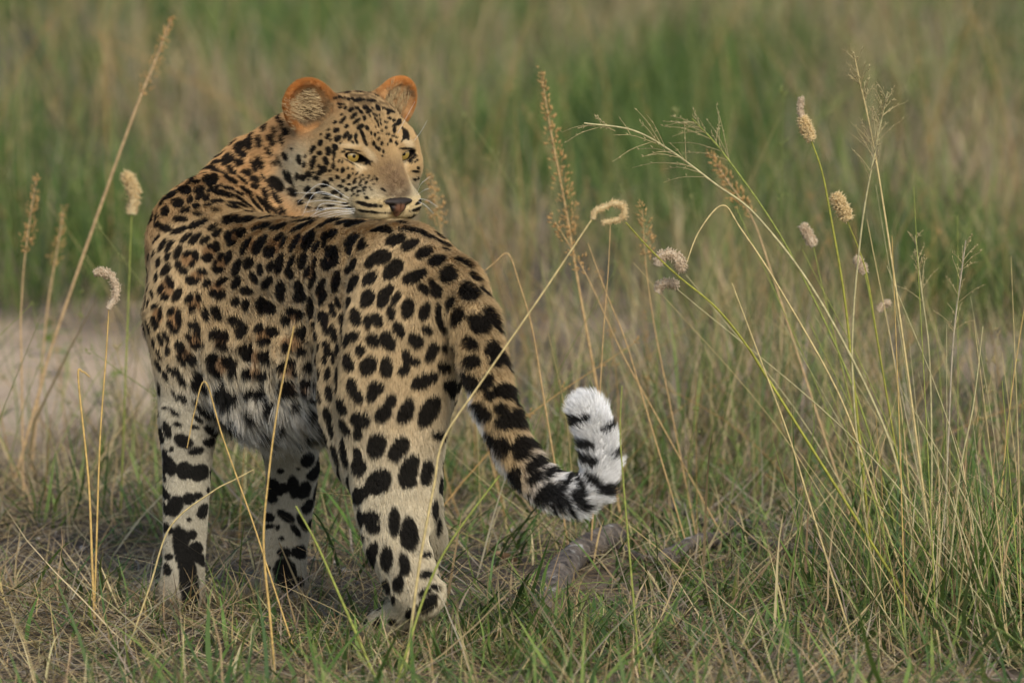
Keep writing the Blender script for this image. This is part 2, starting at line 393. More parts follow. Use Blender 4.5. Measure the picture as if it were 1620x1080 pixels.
chain([(400, 372, .62, 62), (470, 350, .60, 62), (530, 335, .58, 50)], .05, None, 1, .014, (-.5, .3, -.6))
REGION[0] = 'head'
# head, in its own frame about the point between the eyes: s to picture right, f to the nose, u up
YAW, HP = math.radians(34), math.radians(9)
HS = np.array([math.cos(YAW), math.sin(YAW), 0.])
HF0 = np.array([math.sin(YAW), -math.cos(YAW), 0.])
HF = HF0*math.cos(HP) - UP*math.sin(HP)
HU = UP*math.cos(HP) + HF0*math.sin(HP)
HEAD_A = np.stack([HS, HF, HU])
EYE_MID = P(598, 245, .54)
def H(s, f, u): return EYE_MID + HS*s + HF*f + HU*u
def hell(s, f, u, r, k=.02, both=False, cut=False, fur=.005, flow=None):
    for sg in ((1, -1) if both else (1,)):
        fl = -HF + .35*HS*sg*(1 if s else 0) if flow is None else flow
        ellipsoid(H(s*sg, f, u), HEAD_A, r, k, fl, fur, cut)
def hcone(a, b, ra, rb, k=.015, both=False, fur=.005, cut=False, flow=None):
    for sg in ((1, -1) if both else (1,)):
        cone(H(a[0]*sg, a[1], a[2]), H(b[0]*sg, b[1], b[2]), ra, rb, k, None, 1, flow, fur, cut)
hell(0, -.072, .018, (.078, .078, .066), .02, fur=.007)                     # skull
hell(0, -.030, .010, (.062, .046, .058), .02)                               # forehead
hell(.054, -.050, -.040, (.044, .060, .056), .03, True, fur=.009)           # cheeks
hell(.054, -.085, -.045, (.048, .048, .072), .03, True, fur=.012)           # ruff
hell(.028, -.040, -.095, (.036, .060, .034), .03, True, fur=.010)           # jaw
hell(0, .010, -.054, (.049, .052, .040), .025)                              # muzzle
hcone((0, -.02, .014), (0, .046, -.040), .036, .023, .02, flow=-HF)         # bridge of the nose
hell(.026, .040, -.070, (.030, .030, .026), .012, True)                     # whisker pads
hell(0, .036, -.100, (.028, .026, .020), .014)                              # chin
hell(.038, -.008, .021, (.030, .022, .012), .018, True)                     # brows
hell(.050, -.012, -.020, (.028, .026, .018), .022, True)                    # below the eyes
hell(.060, -.035, -.002, (.022, .036, .036), .025, True)                    # temples
for sg in (1, -1):                                                          # eye sockets, slanting down to the nose
    ea = HS*math.cos(.30)+HU*sg*math.sin(.30); eb = HU*math.cos(.30)-HS*sg*math.sin(.30)
    ellipsoid(H(.048*sg, .010, -.0018), np.stack([ea, HF, eb]), (.0192, .017, .0076), .004, -HF, .003, True)
hell(0, .074, -.076, (.0022, .014, .018), .004, cut=True)                   # cleft under the nose
hell(.014, .070, -.090, (.020, .020, .0025), .005, True, cut=True)          # mouth line
# ears: rounded cups
REGION[0] = 'ear'
EARS = []
for sg in (1, -1):
    base = H(.068*sg, -.088, .042)
    eup = HU*.86 + HS*sg*(.62 if sg > 0 else .46) - HF*.05; eup /= np.linalg.norm(eup)
    efw = HF*.80 + HS*sg*(.15 if sg > 0 else .35); efw -= eup*(efw@eup); efw /= np.linalg.norm(efw)
    esd = np.cross(eup, efw)
    EA = np.stack([esd, efw, eup])
    c = base + eup*.024
    EARS.append((c, EA))
    ellipsoid(c, EA, (.041, .015, .046), .014, eup, .005)
    ellipsoid(c - eup*.020 - HS*sg*.014, EA, (.036, .016, .034), .016, eup, .005)     # broad foot of the ear on the brow
    ellipsoid(c + efw*.0165 + eup*.003, EA, (.0385, .020, .0425), .004, eup, .005, cut=True)
print('sdf', time.time()-T0, GN)
vg = openvdb.FloatGrid(0.08); vg.copyFromArray(field)
pts, quads = vg.convertToQuads(0.0)
pts = np.asarray(pts, np.float64)*VOX + GMIN
quads = np.asarray(quads)
# keep the largest piece, drop stray islands
def drop_islands(pts, quads):
    lab = np.arange(len(pts))
    for _ in range(4000):
        m = lab[quads].min(1)
        new = lab.copy()
        np.minimum.at(new, quads.ravel(), np.repeat(m, 4))
        new = new[new]
        if (new == lab).all(): break
        lab = new
    ids, cnt = np.unique(lab, return_counts=True)
    if len(ids) == 1: return pts, quads
    keep = lab == ids[cnt.argmax()]
    idx = np.cumsum(keep)-1
    return pts[keep], idx[quads[keep[quads[:, 0]]]]
pts, quads = drop_islands(pts, quads)
def quad_normals(pts, quads):
    a, b, c, d = (pts[quads[:, k]] for k in range(4))
    return np.cross(c-a, d-b)
fn = quad_normals(pts, quads)
vol = (fn*pts[quads[:, 0]]).sum()
if vol < 0: quads = quads[:, ::-1]; fn = -fn
vn = np.zeros_like(pts)
for k in range(4): np.add.at(vn, quads[:, k], fn)
vn /= np.linalg.norm(vn, axis=1)[:, None]+1e-12
body_me = mesh_np('leopard', pts, quads)
print('body', len(pts), len(quads), time.time()-T0)
# ------------------------------------------------------------------ coat: markings as patches on the skin
def prim_blend(p, sigma=.010):
    """blend of the limb volumes' flow, fur length and region weights at points p"""
    N = len(p); p32 = p.astype(np.float32)
    D = np.empty((len(PRIMS), N), np.float32)
    for i, pr in enumerate(PRIMS):
        D[i] = sd_cone(p32, pr[0].astype(np.float32), pr[1].astype(np.float32), pr[2], pr[3], None if pr[4] is None else pr[4].astype(np.float32), pr[5])
    W = np.exp(-(D-D.min(0))/sigma); W /= W.sum(0)
    fl = W.T@np.array([pr[6] for pr in PRIMS], np.float32)
    fur = W.T@np.array([pr[7] for pr in PRIMS], np.float32)
    reg = {}
    for i, pr in enumerate(PRIMS): reg[pr[8]] = reg.get(pr[8], 0) + W[i]
    return fl, fur, reg
RNG = np.random.default_rng(7)
def spot_distance(p, n, spots, wobble=.5):
    """signed distance (metres, negative inside) to the nearest patch; a patch is (centre, half axis, half axis, normal)"""
    out = np.full(len(p), .05)
    nz = (vnoise(p, 130, 3)-.5)*.6 + (vnoise(p, 330, 4)-.5)*.4
    order = np.argsort(p[:, 0]); xs = p[order, 0]
    for c, a, b, m in spots:
        la, lb = np.linalg.norm(a), np.linalg.norm(b)
        R = la*1.5+.008
        i0, i1 = np.searchsorted(xs, [c[0]-R, c[0]+R])
        idx = order[i0:i1]
        d = p[idx]-c
        near = (np.abs(d[:, 1]) < R) & (np.abs(d[:, 2]) < R) & ((n[idx]@m) > -.1)
        idx = idx[near]; d = d[near]
        if not len(idx): continue
        G = np.array([[a@a, a@b], [a@b, b@b]]); Gi = np.linalg.inv(G+np.eye(2)*1e-12)
        ab = np.stack([d@a, d@b], 1)@Gi
        off = np.maximum(np.abs(d@m)-.25*la-.004, 0)
        sd = (np.sqrt((ab**2).sum(1))-1)*lb*1.15 + off + nz[idx]*lb*wobble
        out[idx] = np.minimum(out[idx], sd)
    return out
C_BACK, C_FLANK, C_CREAM, C_WHITE = srgb(186, 154, 106), srgb(197, 171, 129), srgb(204, 191, 162), srgb(232, 230, 226)
C_NECK, C_EAR, C_BLACK, C_BROWN = srgb(194, 152, 102), srgb(178, 116, 58), srgb(12, 11, 11), srgb(140, 96, 56)
def mix(a, b, t): return a*(1-t)[:, None] + b*t[:, None]
def coat_color(p, n, reg):
    z0 = np.zeros(len(p)); g = lambda k: reg.get(k, z0)
    under = smoothstep(.05, -.65, n[:, 2])
    trunk = mix(np.tile(C_FLANK, (len(p), 1)), C_BACK[None], smoothstep(.0, .7, n[:, 2]))
    low = smoothstep(.40, .30, p[:, 2] + .02*(vnoise(p, 30, 9)-.5))
    trunk = mix(trunk, C_CREAM[None], .75*smoothstep(.46, .36, p[:, 2]))
    trunk = mix(trunk, srgb(198, 193, 181)[None], np.maximum(low, under*.8))
    leg = mix(np.tile(C_FLANK, (len(p), 1)), C_CREAM[None], smoothstep(.45, .22, p[:, 2]))
    inner = smoothstep(.1, .7, -(n@LAT))*smoothstep(.5, .4, p[:, 2])
    leg = mix(leg, srgb(196, 184, 156)[None], inner*.5)
    fore = mix(leg, srgb(176, 169, 150)[None], .8*smoothstep(.42, .32, p[:, 2]))  # pale lower foreleg fur, greyed down in colour as painted shade
    tl = mix(np.tile(C_WHITE, (len(p), 1)), srgb(184, 157, 114)[None], np.maximum(smoothstep(-.85, -.45, n@np.array([.8, -.3, .35])), smoothstep(.36, .46, p[:, 2]))*smoothstep(.085, .0, p[:, 0]))
    hd = p-EYE_MID; s, f, u = hd@HS, hd@HF, hd@HU
    head = mix(np.tile(srgb(186, 156, 110), (len(p), 1)), srgb(200, 188, 157)[None], np.maximum(smoothstep(-.02, -.06, u)*.9, smoothstep(-.03, -.07, f)*smoothstep(.03, -.02, u)*.8))
    head = mix(head, srgb(84, 66, 46)[None], .75*smoothstep(.050, .078, u)*smoothstep(.25, .6, vnoise(p, 150, 83)))
    bridge = smoothstep(.038, .010, np.abs(s))*smoothstep(.012, -.016, u)*smoothstep(.002, .014, f)*smoothstep(-.062, -.050, u)
    head = mix(head, srgb(122, 98, 74)[None], bridge*(.45+.5*vnoise(p, 160, 78)))
    head = mix(head, srgb(216, 194, 148)[None], smoothstep(.012, .03, f)*smoothstep(-.050, -.062, u))
    neck = mix(np.tile(C_NECK, (len(p), 1)), C_CREAM[None], smoothstep(-.2, -.8, n[:, 2]))
    ear = np.tile(C_EAR, (len(p), 1))
    for c, EA in EARS:
        q = (p-c)@EA.T
        inside = smoothstep(.041, .030, np.sqrt((q[:, 0]*1.05)**2 + (q[:, 2]-.001)**2)+.012*(vnoise(p, 140, 81)-.5))*(np.abs(q).max(1) < .06)*smoothstep(-.2, .2, n@EA[1])
        ear = mix(ear, srgb(206, 178, 132)[None], inside*.5)
        ear = mix(ear, srgb(70, 52, 40)[None], inside*np.clip(smoothstep(.006, -.018, q[:, 2])*.9 + smoothstep(.45, .7, vnoise(p, 90, 77))*.7, 0, 1))
        ear = mix(ear, C_BLACK[None], smoothstep(-.3, -.7, n@EA[1])*(np.abs(q).max(1) < .06)*smoothstep(.02, .0, q[:, 2]))
    col_ = 0
    for k, c in (('back', trunk), ('belly', trunk), ('shoulder', fore), ('thigh', leg), ('foot', fore), ('tail', tl), ('neck', neck), ('head', head), ('ear', ear)):
        w = g(k)
        if k == 'foot': c = np.where((p[:, 0] > -.30)[:, None], leg, fore)
        col_ = col_ + c*w[:, None]
    v = .86 + .28*vnoise(p, 40, 11)
    col_ = col_*v[:, None]
    dK, dB, dL, dE = (spot_distance(p, n, SPOTS[k], w) for k, w in (('K', .28), ('B', .3), ('L', .2), ('E', .15)))
    col_ = mix(col_, C_BROWN[None], smoothstep(.004, -.004, dB)*.72)
    col_ = mix(col_, srgb(235, 218, 180)[None], smoothstep(.004, -.004, dL)*.5)
    head_w = g('head')
    soft = np.where(head_w > .5, .0007, .0013)
    black = smoothstep(1, -1, dK/soft)
    col_ = mix(col_, C_BLACK[None], black*.98)
    col_ = mix(col_, srgb(20, 15, 13)[None], smoothstep(.0008, -.0008, dE))
    for sg in (1, -1):
        x_, y_ = (s-.048*sg), u+.001
        e_ = np.sqrt(((x_*math.cos(.3)+y_*sg*math.sin(.3))/.0197)**2+((y_*math.cos(.3)-x_*sg*math.sin(.3))/.0088)**2)
        col_ = mix(col_, srgb(22, 17, 15)[None], smoothstep(1.10, .95, e_)*(np.abs(f) < .04)*head_w)
    col_ = mix(col_, srgb(120, 106, 88)[None], smoothstep(.075, .03, p[:, 2])*.5*(.5+vnoise(p, 60, 79))*(dK > .001))
    # dark soles and heels
    col_ = mix(col_, srgb(46, 38, 32)[None], smoothstep(-.5, -.85, n[:, 2])*smoothstep(.05, .02, p[:, 2]))
    return np.clip(col_, .003, .95)
# markings of the coat: centre, two half axes (0.1 mm) and normal (1/100) of each patch on the skin
# K black (also shaded fur behind the thigh, painted dark), B tawny rosette centre, L pale, E dark eye rim
SPOT_DATA = {
'K': '''-4352 6399 7116 78 100 92 63 -147 -38 -44 -40 81;-4285 6209 7027 73 19 41 36 -84 -50 -29 -57 77;-4330 6074 6902 84 7 30 27 -77 -59 -21 -64 74;
-4182 6382 7219 60 102 104 71 -138 -28 -54 -43 73;-4524 6267 6956 53 127 93 71 -130 -29 -43 -41 80;-4454 6213 6960 77 -50 3 4 -95 -58 -36 -50 79;
-4707 6379 6889 84 -79 35 19 -128 -25 -55 -24 80;-4581 6218 6900 67 -57 4 5 -110 -56 -42 -43 80;-4826 6357 6798 126 -205 35 13 -128 -27 -58 -19 79;
-4950 6027 6688 90 -2 33 11 -82 -14 -35 -5 94;-4701 6074 6770 76 -112 -18 -17 -108 -52 -34 -37 87;-4592 5899 6729 80 -78 -22 -7 -99 -26 2 -25 97;
-4460 5968 6778 66 -105 -66 -47 -38 -38 -16 -59 79;-4214 5899 6746 95 -20 -15 -8 -52 -55 -4 -72 69;-4878 6070 6717 115 -168 3 2 -83 -17 -31 -9 94;
-4845 5590 6658 67 130 33 32 -157 -31 -8 -21 98;-4751 5551 6653 84 259 63 57 -172 -45 3 -25 97;-4464 5674 6644 114 -85 -58 -17 -111 -31 24 -30 92;
-4276 5778 6636 86 -81 -77 -31 -43 -30 11 -62 78;-5046 5877 6646 67 51 37 23 -128 -19 -36 -3 93;-5003 5488 6610 77 7 20 13 -100 -21 -23 -23 95;
-5103 5579 6599 66 134 52 26 -113 -15 -32 -15 93;-5253 5816 6543 83 -10 49 16 -91 -13 -52 3 85;-4944 5221 6526 90 45 40 30 -96 -47 -15 -47 87;
-5176 5344 6509 112 -114 8 9 -166 -59 -40 -33 86;-5386 5506 6430 79 52 79 45 -189 -20 -61 -18 77;-4751 5188 6520 92 39 14 11 -71 -36 5 -45 89;
-4657 5321 6569 63 87 25 13 -45 -20 14 -36 92;-4500 5352 6541 102 36 -21 -3 -87 -33 30 -34 89;-4564 5113 6459 174 -15 -45 -8 -82 -39 19 -44 88;
-4332 5312 6452 78 29 -31 -9 -88 -29 45 -32 83;-4223 5507 6480 106 -51 -77 -25 -85 -31 40 -41 82;-5513 5499 6304 39 66 68 25 -90 -5 -73 -20 65;
-5268 5114 6325 111 -97 7 6 -106 -72 -49 -51 71;-5077 5037 6373 8 89 66 54 -39 -6 -31 -55 78;-4928 5056 6430 69 64 56 37 -67 -35 -17 -54 83;
-4825 5000 6409 44 73 51 38 -48 -26 -9 -54 84;-4672 4927 6368 116 6 0 3 -62 -37 3 -52 86;-4977 4874 6293 64 -26 2 4 -77 -53 -24 -56 79;
-4356 4914 6307 169 -18 -60 -7 -57 -23 27 -39 88;-4246 5068 6320 161 -80 -117 -15 -80 -18 47 -27 84;-4401 4816 6273 120 -35 -41 -7 -45 -20 18 -43 89;
-5136 4885 6234 80 5 46 29 -74 -38 -40 -54 74;-5461 5184 6194 28 61 83 65 -123 -12 -71 -43 56;-5603 5326 6083 27 36 77 29 -79 -3 -84 -32 44;
-4801 4835 6304 76 -13 1 2 -47 -30 -10 -54 84;-4943 4690 6182 86 -58 -10 -3 -47 -29 -24 -50 83;-4678 4700 6232 84 -4 0 2 -38 -22 -3 -50 86;
-3919 6562 7461 66 202 93 34 -127 -12 -52 -9 85;-3708 6461 7585 17 203 57 36 -97 -6 -42 -17 89;-3660 6191 7492 16 85 67 34 -34 -7 -37 -53 76;
-3582 6020 7394 78 -89 6 2 -63 -60 -65 -54 54;-3772 6154 7388 11 -88 -75 -35 27 -5 -54 -58 61;-3806 6069 7252 49 -96 -90 -51 25 -25 -56 -70 44;
-3652 5969 7259 28 -77 -88 -42 18 -12 -47 -73 49;-4015 6208 7221 24 -127 -97 -56 37 -12 -52 -58 63;-4153 6486 7288 58 81 69 40 -134 -20 -54 -28 79;
-4179 6309 7173 49 -139 -65 -60 16 -35 -54 -51 68;-3852 6002 7083 47 -59 -74 -45 10 -26 -41 -82 40;-4008 5996 6907 52 -69 -101 -66 16 -32 -38 -84 38;
-4108 5992 6857 53 -92 -100 -50 -16 -22 -6 -75 66;-3568 5722 7027 25 -103 -71 -43 81 -16 -87 -40 28;-3656 5821 6944 49 -96 -90 -24 22 -12 -73 -63 28;
-3743 5881 6915 51 -46 -38 -25 3 -30 -49 -81 32;-4076 5812 6651 91 -25 -31 -20 -53 -56 3 -73 68;-4081 5712 6549 84 11 -1 2 -57 -55 10 -69 71;
-3926 5830 6666 77 -84 -99 -27 -16 -18 1 -76 65;-3820 5683 6509 68 -105 -103 -22 -9 -12 -8 -72 69;-3712 5707 6591 128 -149 -92 -75 3 -90 -54 -73 43;
-3616 5612 6564 66 -59 4 1 -21 -52 -65 -71 28;-3547 5570 6718 57 -93 -109 -36 45 -19 -80 -60 9;-3477 5481 6691 53 -65 -136 -33 37 -14 -75 -66 2;
-3443 5450 6492 76 -61 -57 -42 36 -52 -63 -77 -2;-3910 5611 6430 53 -97 -99 -53 -29 -23 7 -69 72;-4073 5303 6286 109 -70 -113 -28 -81 -22 53 -39 75;
-3962 5445 6308 115 -68 -107 -31 -53 -29 33 -59 73;-3862 5453 6274 67 -81 -104 -32 -26 -17 21 -70 68;-3732 5556 6384 77 -96 -97 -52 -15 -35 -19 -77 61;
-3744 5403 6178 91 -43 -87 -32 -26 -31 13 -82 55;-3627 5416 6193 49 -40 -79 -45 -10 -26 -4 -90 43;-3875 5339 6166 60 -16 -59 -21 -37 -20 47 -60 65;
-5209 4513 5947 137 -58 67 26 -87 -38 -54 -46 70;-5098 4285 5849 97 12 81 33 -56 -31 -45 -63 63;-4960 4191 5840 95 37 94 45 -59 -37 -37 -68 64;
-4932 4458 6051 158 36 72 28 -87 -43 -26 -49 83;-4799 4100 5823 79 15 55 34 -53 -41 -31 -70 64;-4691 4261 6000 92 10 33 18 -64 -35 -24 -52 82;
-4610 4120 5929 79 25 54 35 -71 -39 -33 -58 75;-4421 4331 6111 142 3 38 24 -154 -51 -24 -34 91;-4172 4118 6119 166 -56 33 16 -158 -39 -27 -26 93;
-4419 3907 5880 26 -149 -94 -70 56 -16 -56 -51 65;-4206 3748 5950 60 48 71 63 -143 -36 -53 -42 74;-4353 3724 5796 95 -82 40 16 -57 -32 -66 -50 56;
-4329 3923 5961 66 -35 26 15 -68 -28 -52 -42 75;-4610 3923 5730 21 -86 -89 -69 36 -15 -48 -69 55;-4712 3991 5741 60 -29 2 2 -36 -46 -38 -73 56;
-4749 3907 5574 110 -58 5 2 -40 -75 -44 -80 41;-5218 4209 5632 60 7 105 61 -67 -28 -59 -70 39;-5064 4090 5617 85 -34 33 18 -31 -43 -47 -80 37;
-4944 4015 5598 18 -50 -82 -63 24 -13 -40 -82 41;-4990 3990 5468 34 2 59 44 -31 -22 -46 -84 29;-5206 4114 5433 26 -51 -81 -63 40 -20 -58 -76 30;
-5128 4032 5357 84 -56 -9 -10 -15 -60 -51 -81 28;-4528 3758 5595 51 -10 61 45 -64 -30 -64 -64 43;-4398 3602 5600 38 31 107 63 -95 -13 -73 -54 42;
-4612 3775 5495 19 12 54 35 -34 -9 -60 -71 37;-4558 3677 5396 123 -128 1 -4 -24 -60 -69 -66 31;-4831 3871 5363 95 -62 -28 -18 -7 -51 -46 -84 28;
-5007 3918 5218 78 -58 -58 -53 8 -64 -45 -86 26;-4906 3866 5223 77 -27 46 31 -32 -48 -45 -85 27;-4744 3758 5191 41 -4 71 60 -53 -28 -56 -78 28;
-4494 3519 5229 100 -96 75 34 -61 -39 -76 -59 26;-4630 3603 5040 42 -70 -61 -61 50 -39 -70 -66 27;-4482 3421 5023 99 -114 10 2 -32 -79 -74 -62 24;
-4254 3307 5469 37 24 138 76 -115 -9 -78 -54 30;-4241 3197 5249 65 -49 113 65 -95 -26 -78 -59 20;-5526 4519 5456 14 28 85 48 -101 1 -87 -41 28;
-5414 4281 5352 72 -39 103 56 -83 -29 -74 -60 29;-5565 4444 5222 5 39 79 39 -77 4 -86 -43 26;-5383 4343 5554 27 3 73 44 -63 -9 -76 -58 30;
-5472 4612 5706 64 -6 111 40 -100 -11 -81 -38 45;-5362 4415 5706 68 -4 97 40 -74 -19 -72 -50 48;-5593 4988 5775 69 -94 83 25 -73 -11 -88 -35 33;
-5611 4842 5571 21 -17 57 23 -75 0 -92 -28 26;-5727 5243 5487 33 -96 83 20 -62 0 -98 -19 3;-5435 4860 5953 129 -226 -2 -7 -57 -54 -73 -42 54;
-5567 5128 5981 82 -153 12 3 -53 -45 -82 -40 42;-5213 4753 6094 125 -119 9 5 -85 -52 -51 -47 72;-5340 4124 5175 46 -83 -107 -61 44 -25 -64 -72 28;
-5487 4227 5050 34 0 92 48 -68 -10 -76 -58 28;-5418 4104 4945 2 -33 -75 -66 64 -6 -68 -68 28;-5225 3970 4990 69 -4 119 64 -51 -31 -52 -81 27;
-5703 4749 5036 24 -23 88 23 -75 2 -97 -14 19;-5632 4433 4973 19 -88 -69 -36 77 -13 -89 -38 24;-5694 4492 4818 12 24 75 20 -62 3 -93 -26 24;
-5021 3840 4944 62 -6 88 57 -42 -34 -46 -85 27;-4860 3758 4968 26 -44 -86 -50 25 -15 -49 -83 27;-4968 3764 4794 44 2 76 60 -42 -29 -45 -84 28;
-5579 4224 4785 69 -103 10 1 -20 -45 -82 -53 22;-5489 4084 4690 10 12 116 37 -39 1 -72 -68 13;-5578 4185 4539 34 -43 -113 -62 91 -24 -82 -57 -3;
-5321 3947 4727 42 -12 72 53 -43 -25 -56 -81 19;-5187 3841 4630 16 -37 -162 -60 35 -8 -52 -84 14;-5324 3922 4531 53 -50 -55 -47 31 -41 -62 -78 11;
-4754 3596 4719 44 -78 -102 -80 58 -33 -64 -72 28;-4539 3384 4763 74 -123 -106 -84 71 -53 -71 -65 26;-4247 3119 4952 86 -100 9 1 -22 -75 -76 -63 17;
-4075 2906 4931 8 11 95 73 -95 3 -79 -60 13;-4940 3675 4538 101 -63 6 1 -23 -85 -53 -82 21;-4253 3039 4673 106 -124 -25 -32 5 -88 -72 -66 22;
-5702 4447 4489 31 -69 -67 -23 73 -14 -94 -31 -11;-3780 4005 6153 235 0 0 4 -93 -16 0 -6 100;-3216 3029 6185 232 -11 21 6 -105 -18 -10 -2 99;
-2748 2266 6234 233 152 65 18 -166 -27 -16 -3 99;-3892 3523 6059 164 -113 52 19 -149 -36 -45 -26 85;-3614 3126 6082 150 -100 47 17 -140 -33 -44 -26 86;
-3213 2619 6139 209 -34 78 19 -158 -25 -37 -17 91;-4116 3361 5793 81 39 140 55 -111 -20 -71 -45 54;-3890 3057 5834 104 31 148 70 -152 -32 -69 -44 58;
-3577 2762 5965 85 -37 51 28 -111 -33 -59 -37 72;-3504 2544 5909 51 51 87 37 -85 -12 -68 -39 62;-3721 2695 5750 104 -119 46 37 -133 -76 -75 -47 46;
-3322 2239 5918 84 72 144 53 -123 -18 -69 -39 60;-3103 1969 5989 68 142 144 82 -184 -20 -65 -36 67;-2768 1575 6093 132 -88 67 35 -179 -49 -59 -32 74;
-2963 1616 5921 51 29 88 56 -120 -20 -71 -42 56;-2829 1448 5967 21 50 58 40 -82 -7 -70 -40 59;-4055 3063 5556 78 -72 81 60 -115 -45 -79 -53 30;
-3871 2750 5484 12 -61 -106 -65 93 -13 -81 -54 22;-3965 2844 5354 66 -118 -77 -50 62 -39 -81 -56 16;-3681 2494 5555 32 -5 87 58 -95 -12 -81 -53 26;
-3544 2305 5612 44 26 165 71 -120 -8 -81 -50 30;-3347 2016 5661 45 -15 97 56 -99 -16 -81 -50 30;-3371 1982 5502 57 -113 -81 -66 90 -44 -83 -53 16;
-3177 1763 5699 34 29 127 70 -120 -8 -81 -49 33;-3099 1569 5554 28 -15 102 49 -77 -6 -83 -54 14;-2982 1442 5694 19 30 110 40 -65 -1 -82 -51 28;
-3031 1441 5404 31 -41 114 48 -74 -6 -84 -55 3;-2980 1376 5523 9 -30 -92 -40 60 -9 -84 -54 9;-2716 1157 5879 119 -174 15 3 -105 -95 -74 -46 49;
-2797 1150 5703 61 -145 -86 -77 92 -50 -81 -51 29;-2664 976 5766 33 9 91 70 -122 -14 -80 -50 34;-3740 2505 5302 88 -109 110 57 -89 -37 -82 -56 10;
-3525 2184 5209 16 -26 -169 -89 130 -19 -83 -56 1;-3226 1737 5313 31 -46 -106 -74 112 -29 -83 -55 0;-3210 1721 5170 96 -138 -40 -49 80 -87 -83 -56 -5;
-2879 1211 5377 63 -101 138 54 -83 -17 -84 -54 -1;-2846 1146 5206 36 -43 132 72 -141 -5 -88 -46 9;-2628 813 5476 32 -18 181 79 -126 -2 -84 -53 10;
-4076 2951 5148 123 -160 4 -6 -6 -69 -79 -60 12;-3825 2581 4945 14 -37 -140 -91 117 -18 -79 -60 8;-3697 2411 4944 66 -94 -99 -79 98 -52 -79 -61 5;
-3330 1916 4941 95 -135 -20 -28 44 -76 -82 -57 -3;-3212 1749 4892 28 -35 -98 -62 90 -24 -82 -57 -3;-3433 2060 4782 0 -5 -86 -80 104 -10 -79 -61 3;
-3033 1474 5015 18 -6 -208 -60 97 -14 -84 -53 -6;-2823 886 4941 55 -236 -60 -78 160 -57 -88 -30 37;-2592 634 5172 29 -123 -85 -52 82 -21 -83 -44 35;
-2673 677 5057 38 -183 -106 -59 88 -23 -80 -42 43;-2503 283 4950 19 -104 -79 -51 107 -19 -89 -37 28;-2390 1551 6264 187 -46 30 13 -213 -37 -20 -11 97;
-1972 376 6270 191 -360 29 4 -171 -36 -49 -9 87;-2115 1433 6286 197 -57 -13 0 -85 -15 2 3 100;-1749 503 6352 197 -251 -14 -3 -96 -17 -15 5 99;
-1467 30 6297 244 -54 -39 -4 -94 -24 10 -26 96;-1245 -71 6211 132 12 -49 -9 -82 -22 36 -28 89;-1056 -110 6103 107 7 -62 -11 -83 -15 50 -22 84;
-959 -284 5999 119 5 -56 -9 -83 -15 42 -21 88;-1732 -156 6178 150 -36 43 25 -126 -75 -35 -53 77;-1517 -315 6120 134 54 59 37 -92 -69 -9 -62 78;
-1311 -456 6006 134 71 57 38 -81 -73 3 -66 75;-1120 -639 5895 140 -24 14 9 -133 -72 -17 -48 86;-2406 923 6074 109 -3 92 56 -182 -46 -60 -36 71;
-2218 384 6054 66 -264 -13 -47 -61 -79 -76 -21 62;-2434 766 5943 17 -127 -68 -64 96 -19 -75 -39 54;-1935 -249 5933 150 -116 36 24 -106 -112 -61 -64 47;
-2080 -139 5860 62 -1 107 71 -120 -29 -73 -54 42;-1758 -499 5765 127 23 150 91 -94 -67 -43 -76 48;-1433 -712 5673 195 -59 76 35 -88 -85 -43 -71 56;
-937 -904 5706 125 -76 -65 -66 -104 -107 -6 -70 71;-2343 314 5774 55 -63 97 49 -155 -13 -90 -31 31;-2436 501 5679 58 -148 13 1 -42 -60 -91 -34 22;
-2356 150 5519 72 -125 159 57 -191 -7 -94 -29 20;-2108 -285 5612 88 -39 107 75 -134 -48 -73 -55 40;-1896 -660 5354 43 71 158 88 -65 -17 -47 -75 46;
-1818 -634 5478 76 -1 76 54 -58 -48 -44 -78 44;-1297 -908 5502 83 -80 -62 -44 -4 -52 -44 -79 43;-1108 -1017 5481 82 -87 -88 -69 3 -58 -40 -81 43;
-1172 -922 5590 37 -55 -57 -43 5 -25 -38 -78 50;-2128 -467 5337 54 51 148 102 -147 -22 -70 -55 45;-2404 153 5240 17 -3 98 45 -161 8 -97 -18 16;
-1699 -759 5363 72 19 101 52 -44 -32 -41 -80 44;-1784 -837 5151 2 -75 -127 -69 26 -2 -33 -81 48;-1532 -919 5229 27 54 154 103 -61 -12 -44 -82 37;
-2302 -436 5066 16 -154 -129 -84 147 -21 -82 -42 39;-1280 -1053 5186 49 24 132 78 -35 -25 -32 -91 28;-888 -1231 5313 18 35 102 80 -69 -8 -59 -72 36;
-736 -657 5842 131 -6 -75 -23 -88 -34 44 -42 79;-587 -814 5651 79 -19 -77 -32 -97 -24 60 -38 71;-639 -1186 5465 124 -133 -111 -83 -138 -71 17 -53 83;
-453 -999 5448 64 -69 -85 -22 -102 -6 70 -19 69;-398 -587 5357 46 159 -116 -20 -85 -2 100 0 7;-769 -1430 5128 43 13 131 79 -81 -18 -66 -70 28;
-489 -1586 5034 95 -86 -155 -102 -50 -54 12 -84 54;-319 -1440 5066 93 -34 -197 -57 -119 -15 78 -43 45;
-1045 -1152 5102 48 -18 -225 -70 35 -18 -44 -90 -2;-1240 -1112 4933 88 -21 -30 -21 4 -57 -23 -97 1;-1374 -1066 4764 0 6 -108 -81 22 -2 -26 -96 -5;
-310 -1715 4750 78 59 -6 0 -29 -36 54 -66 53;-1155 -1099 4697 89 -7 1 0 10 -63 -8 -99 -15;-5255 3857 4446 92 -67 6 1 -9 -58 -59 -80 12;
-5693 4438 4440 41 -89 -124 -26 81 -13 -96 -28 -9;-5481 4051 4287 40 -50 -96 -47 55 -21 -76 -65 2;-5393 3960 4337 63 -71 -95 -39 37 -25 -70 -71 6;
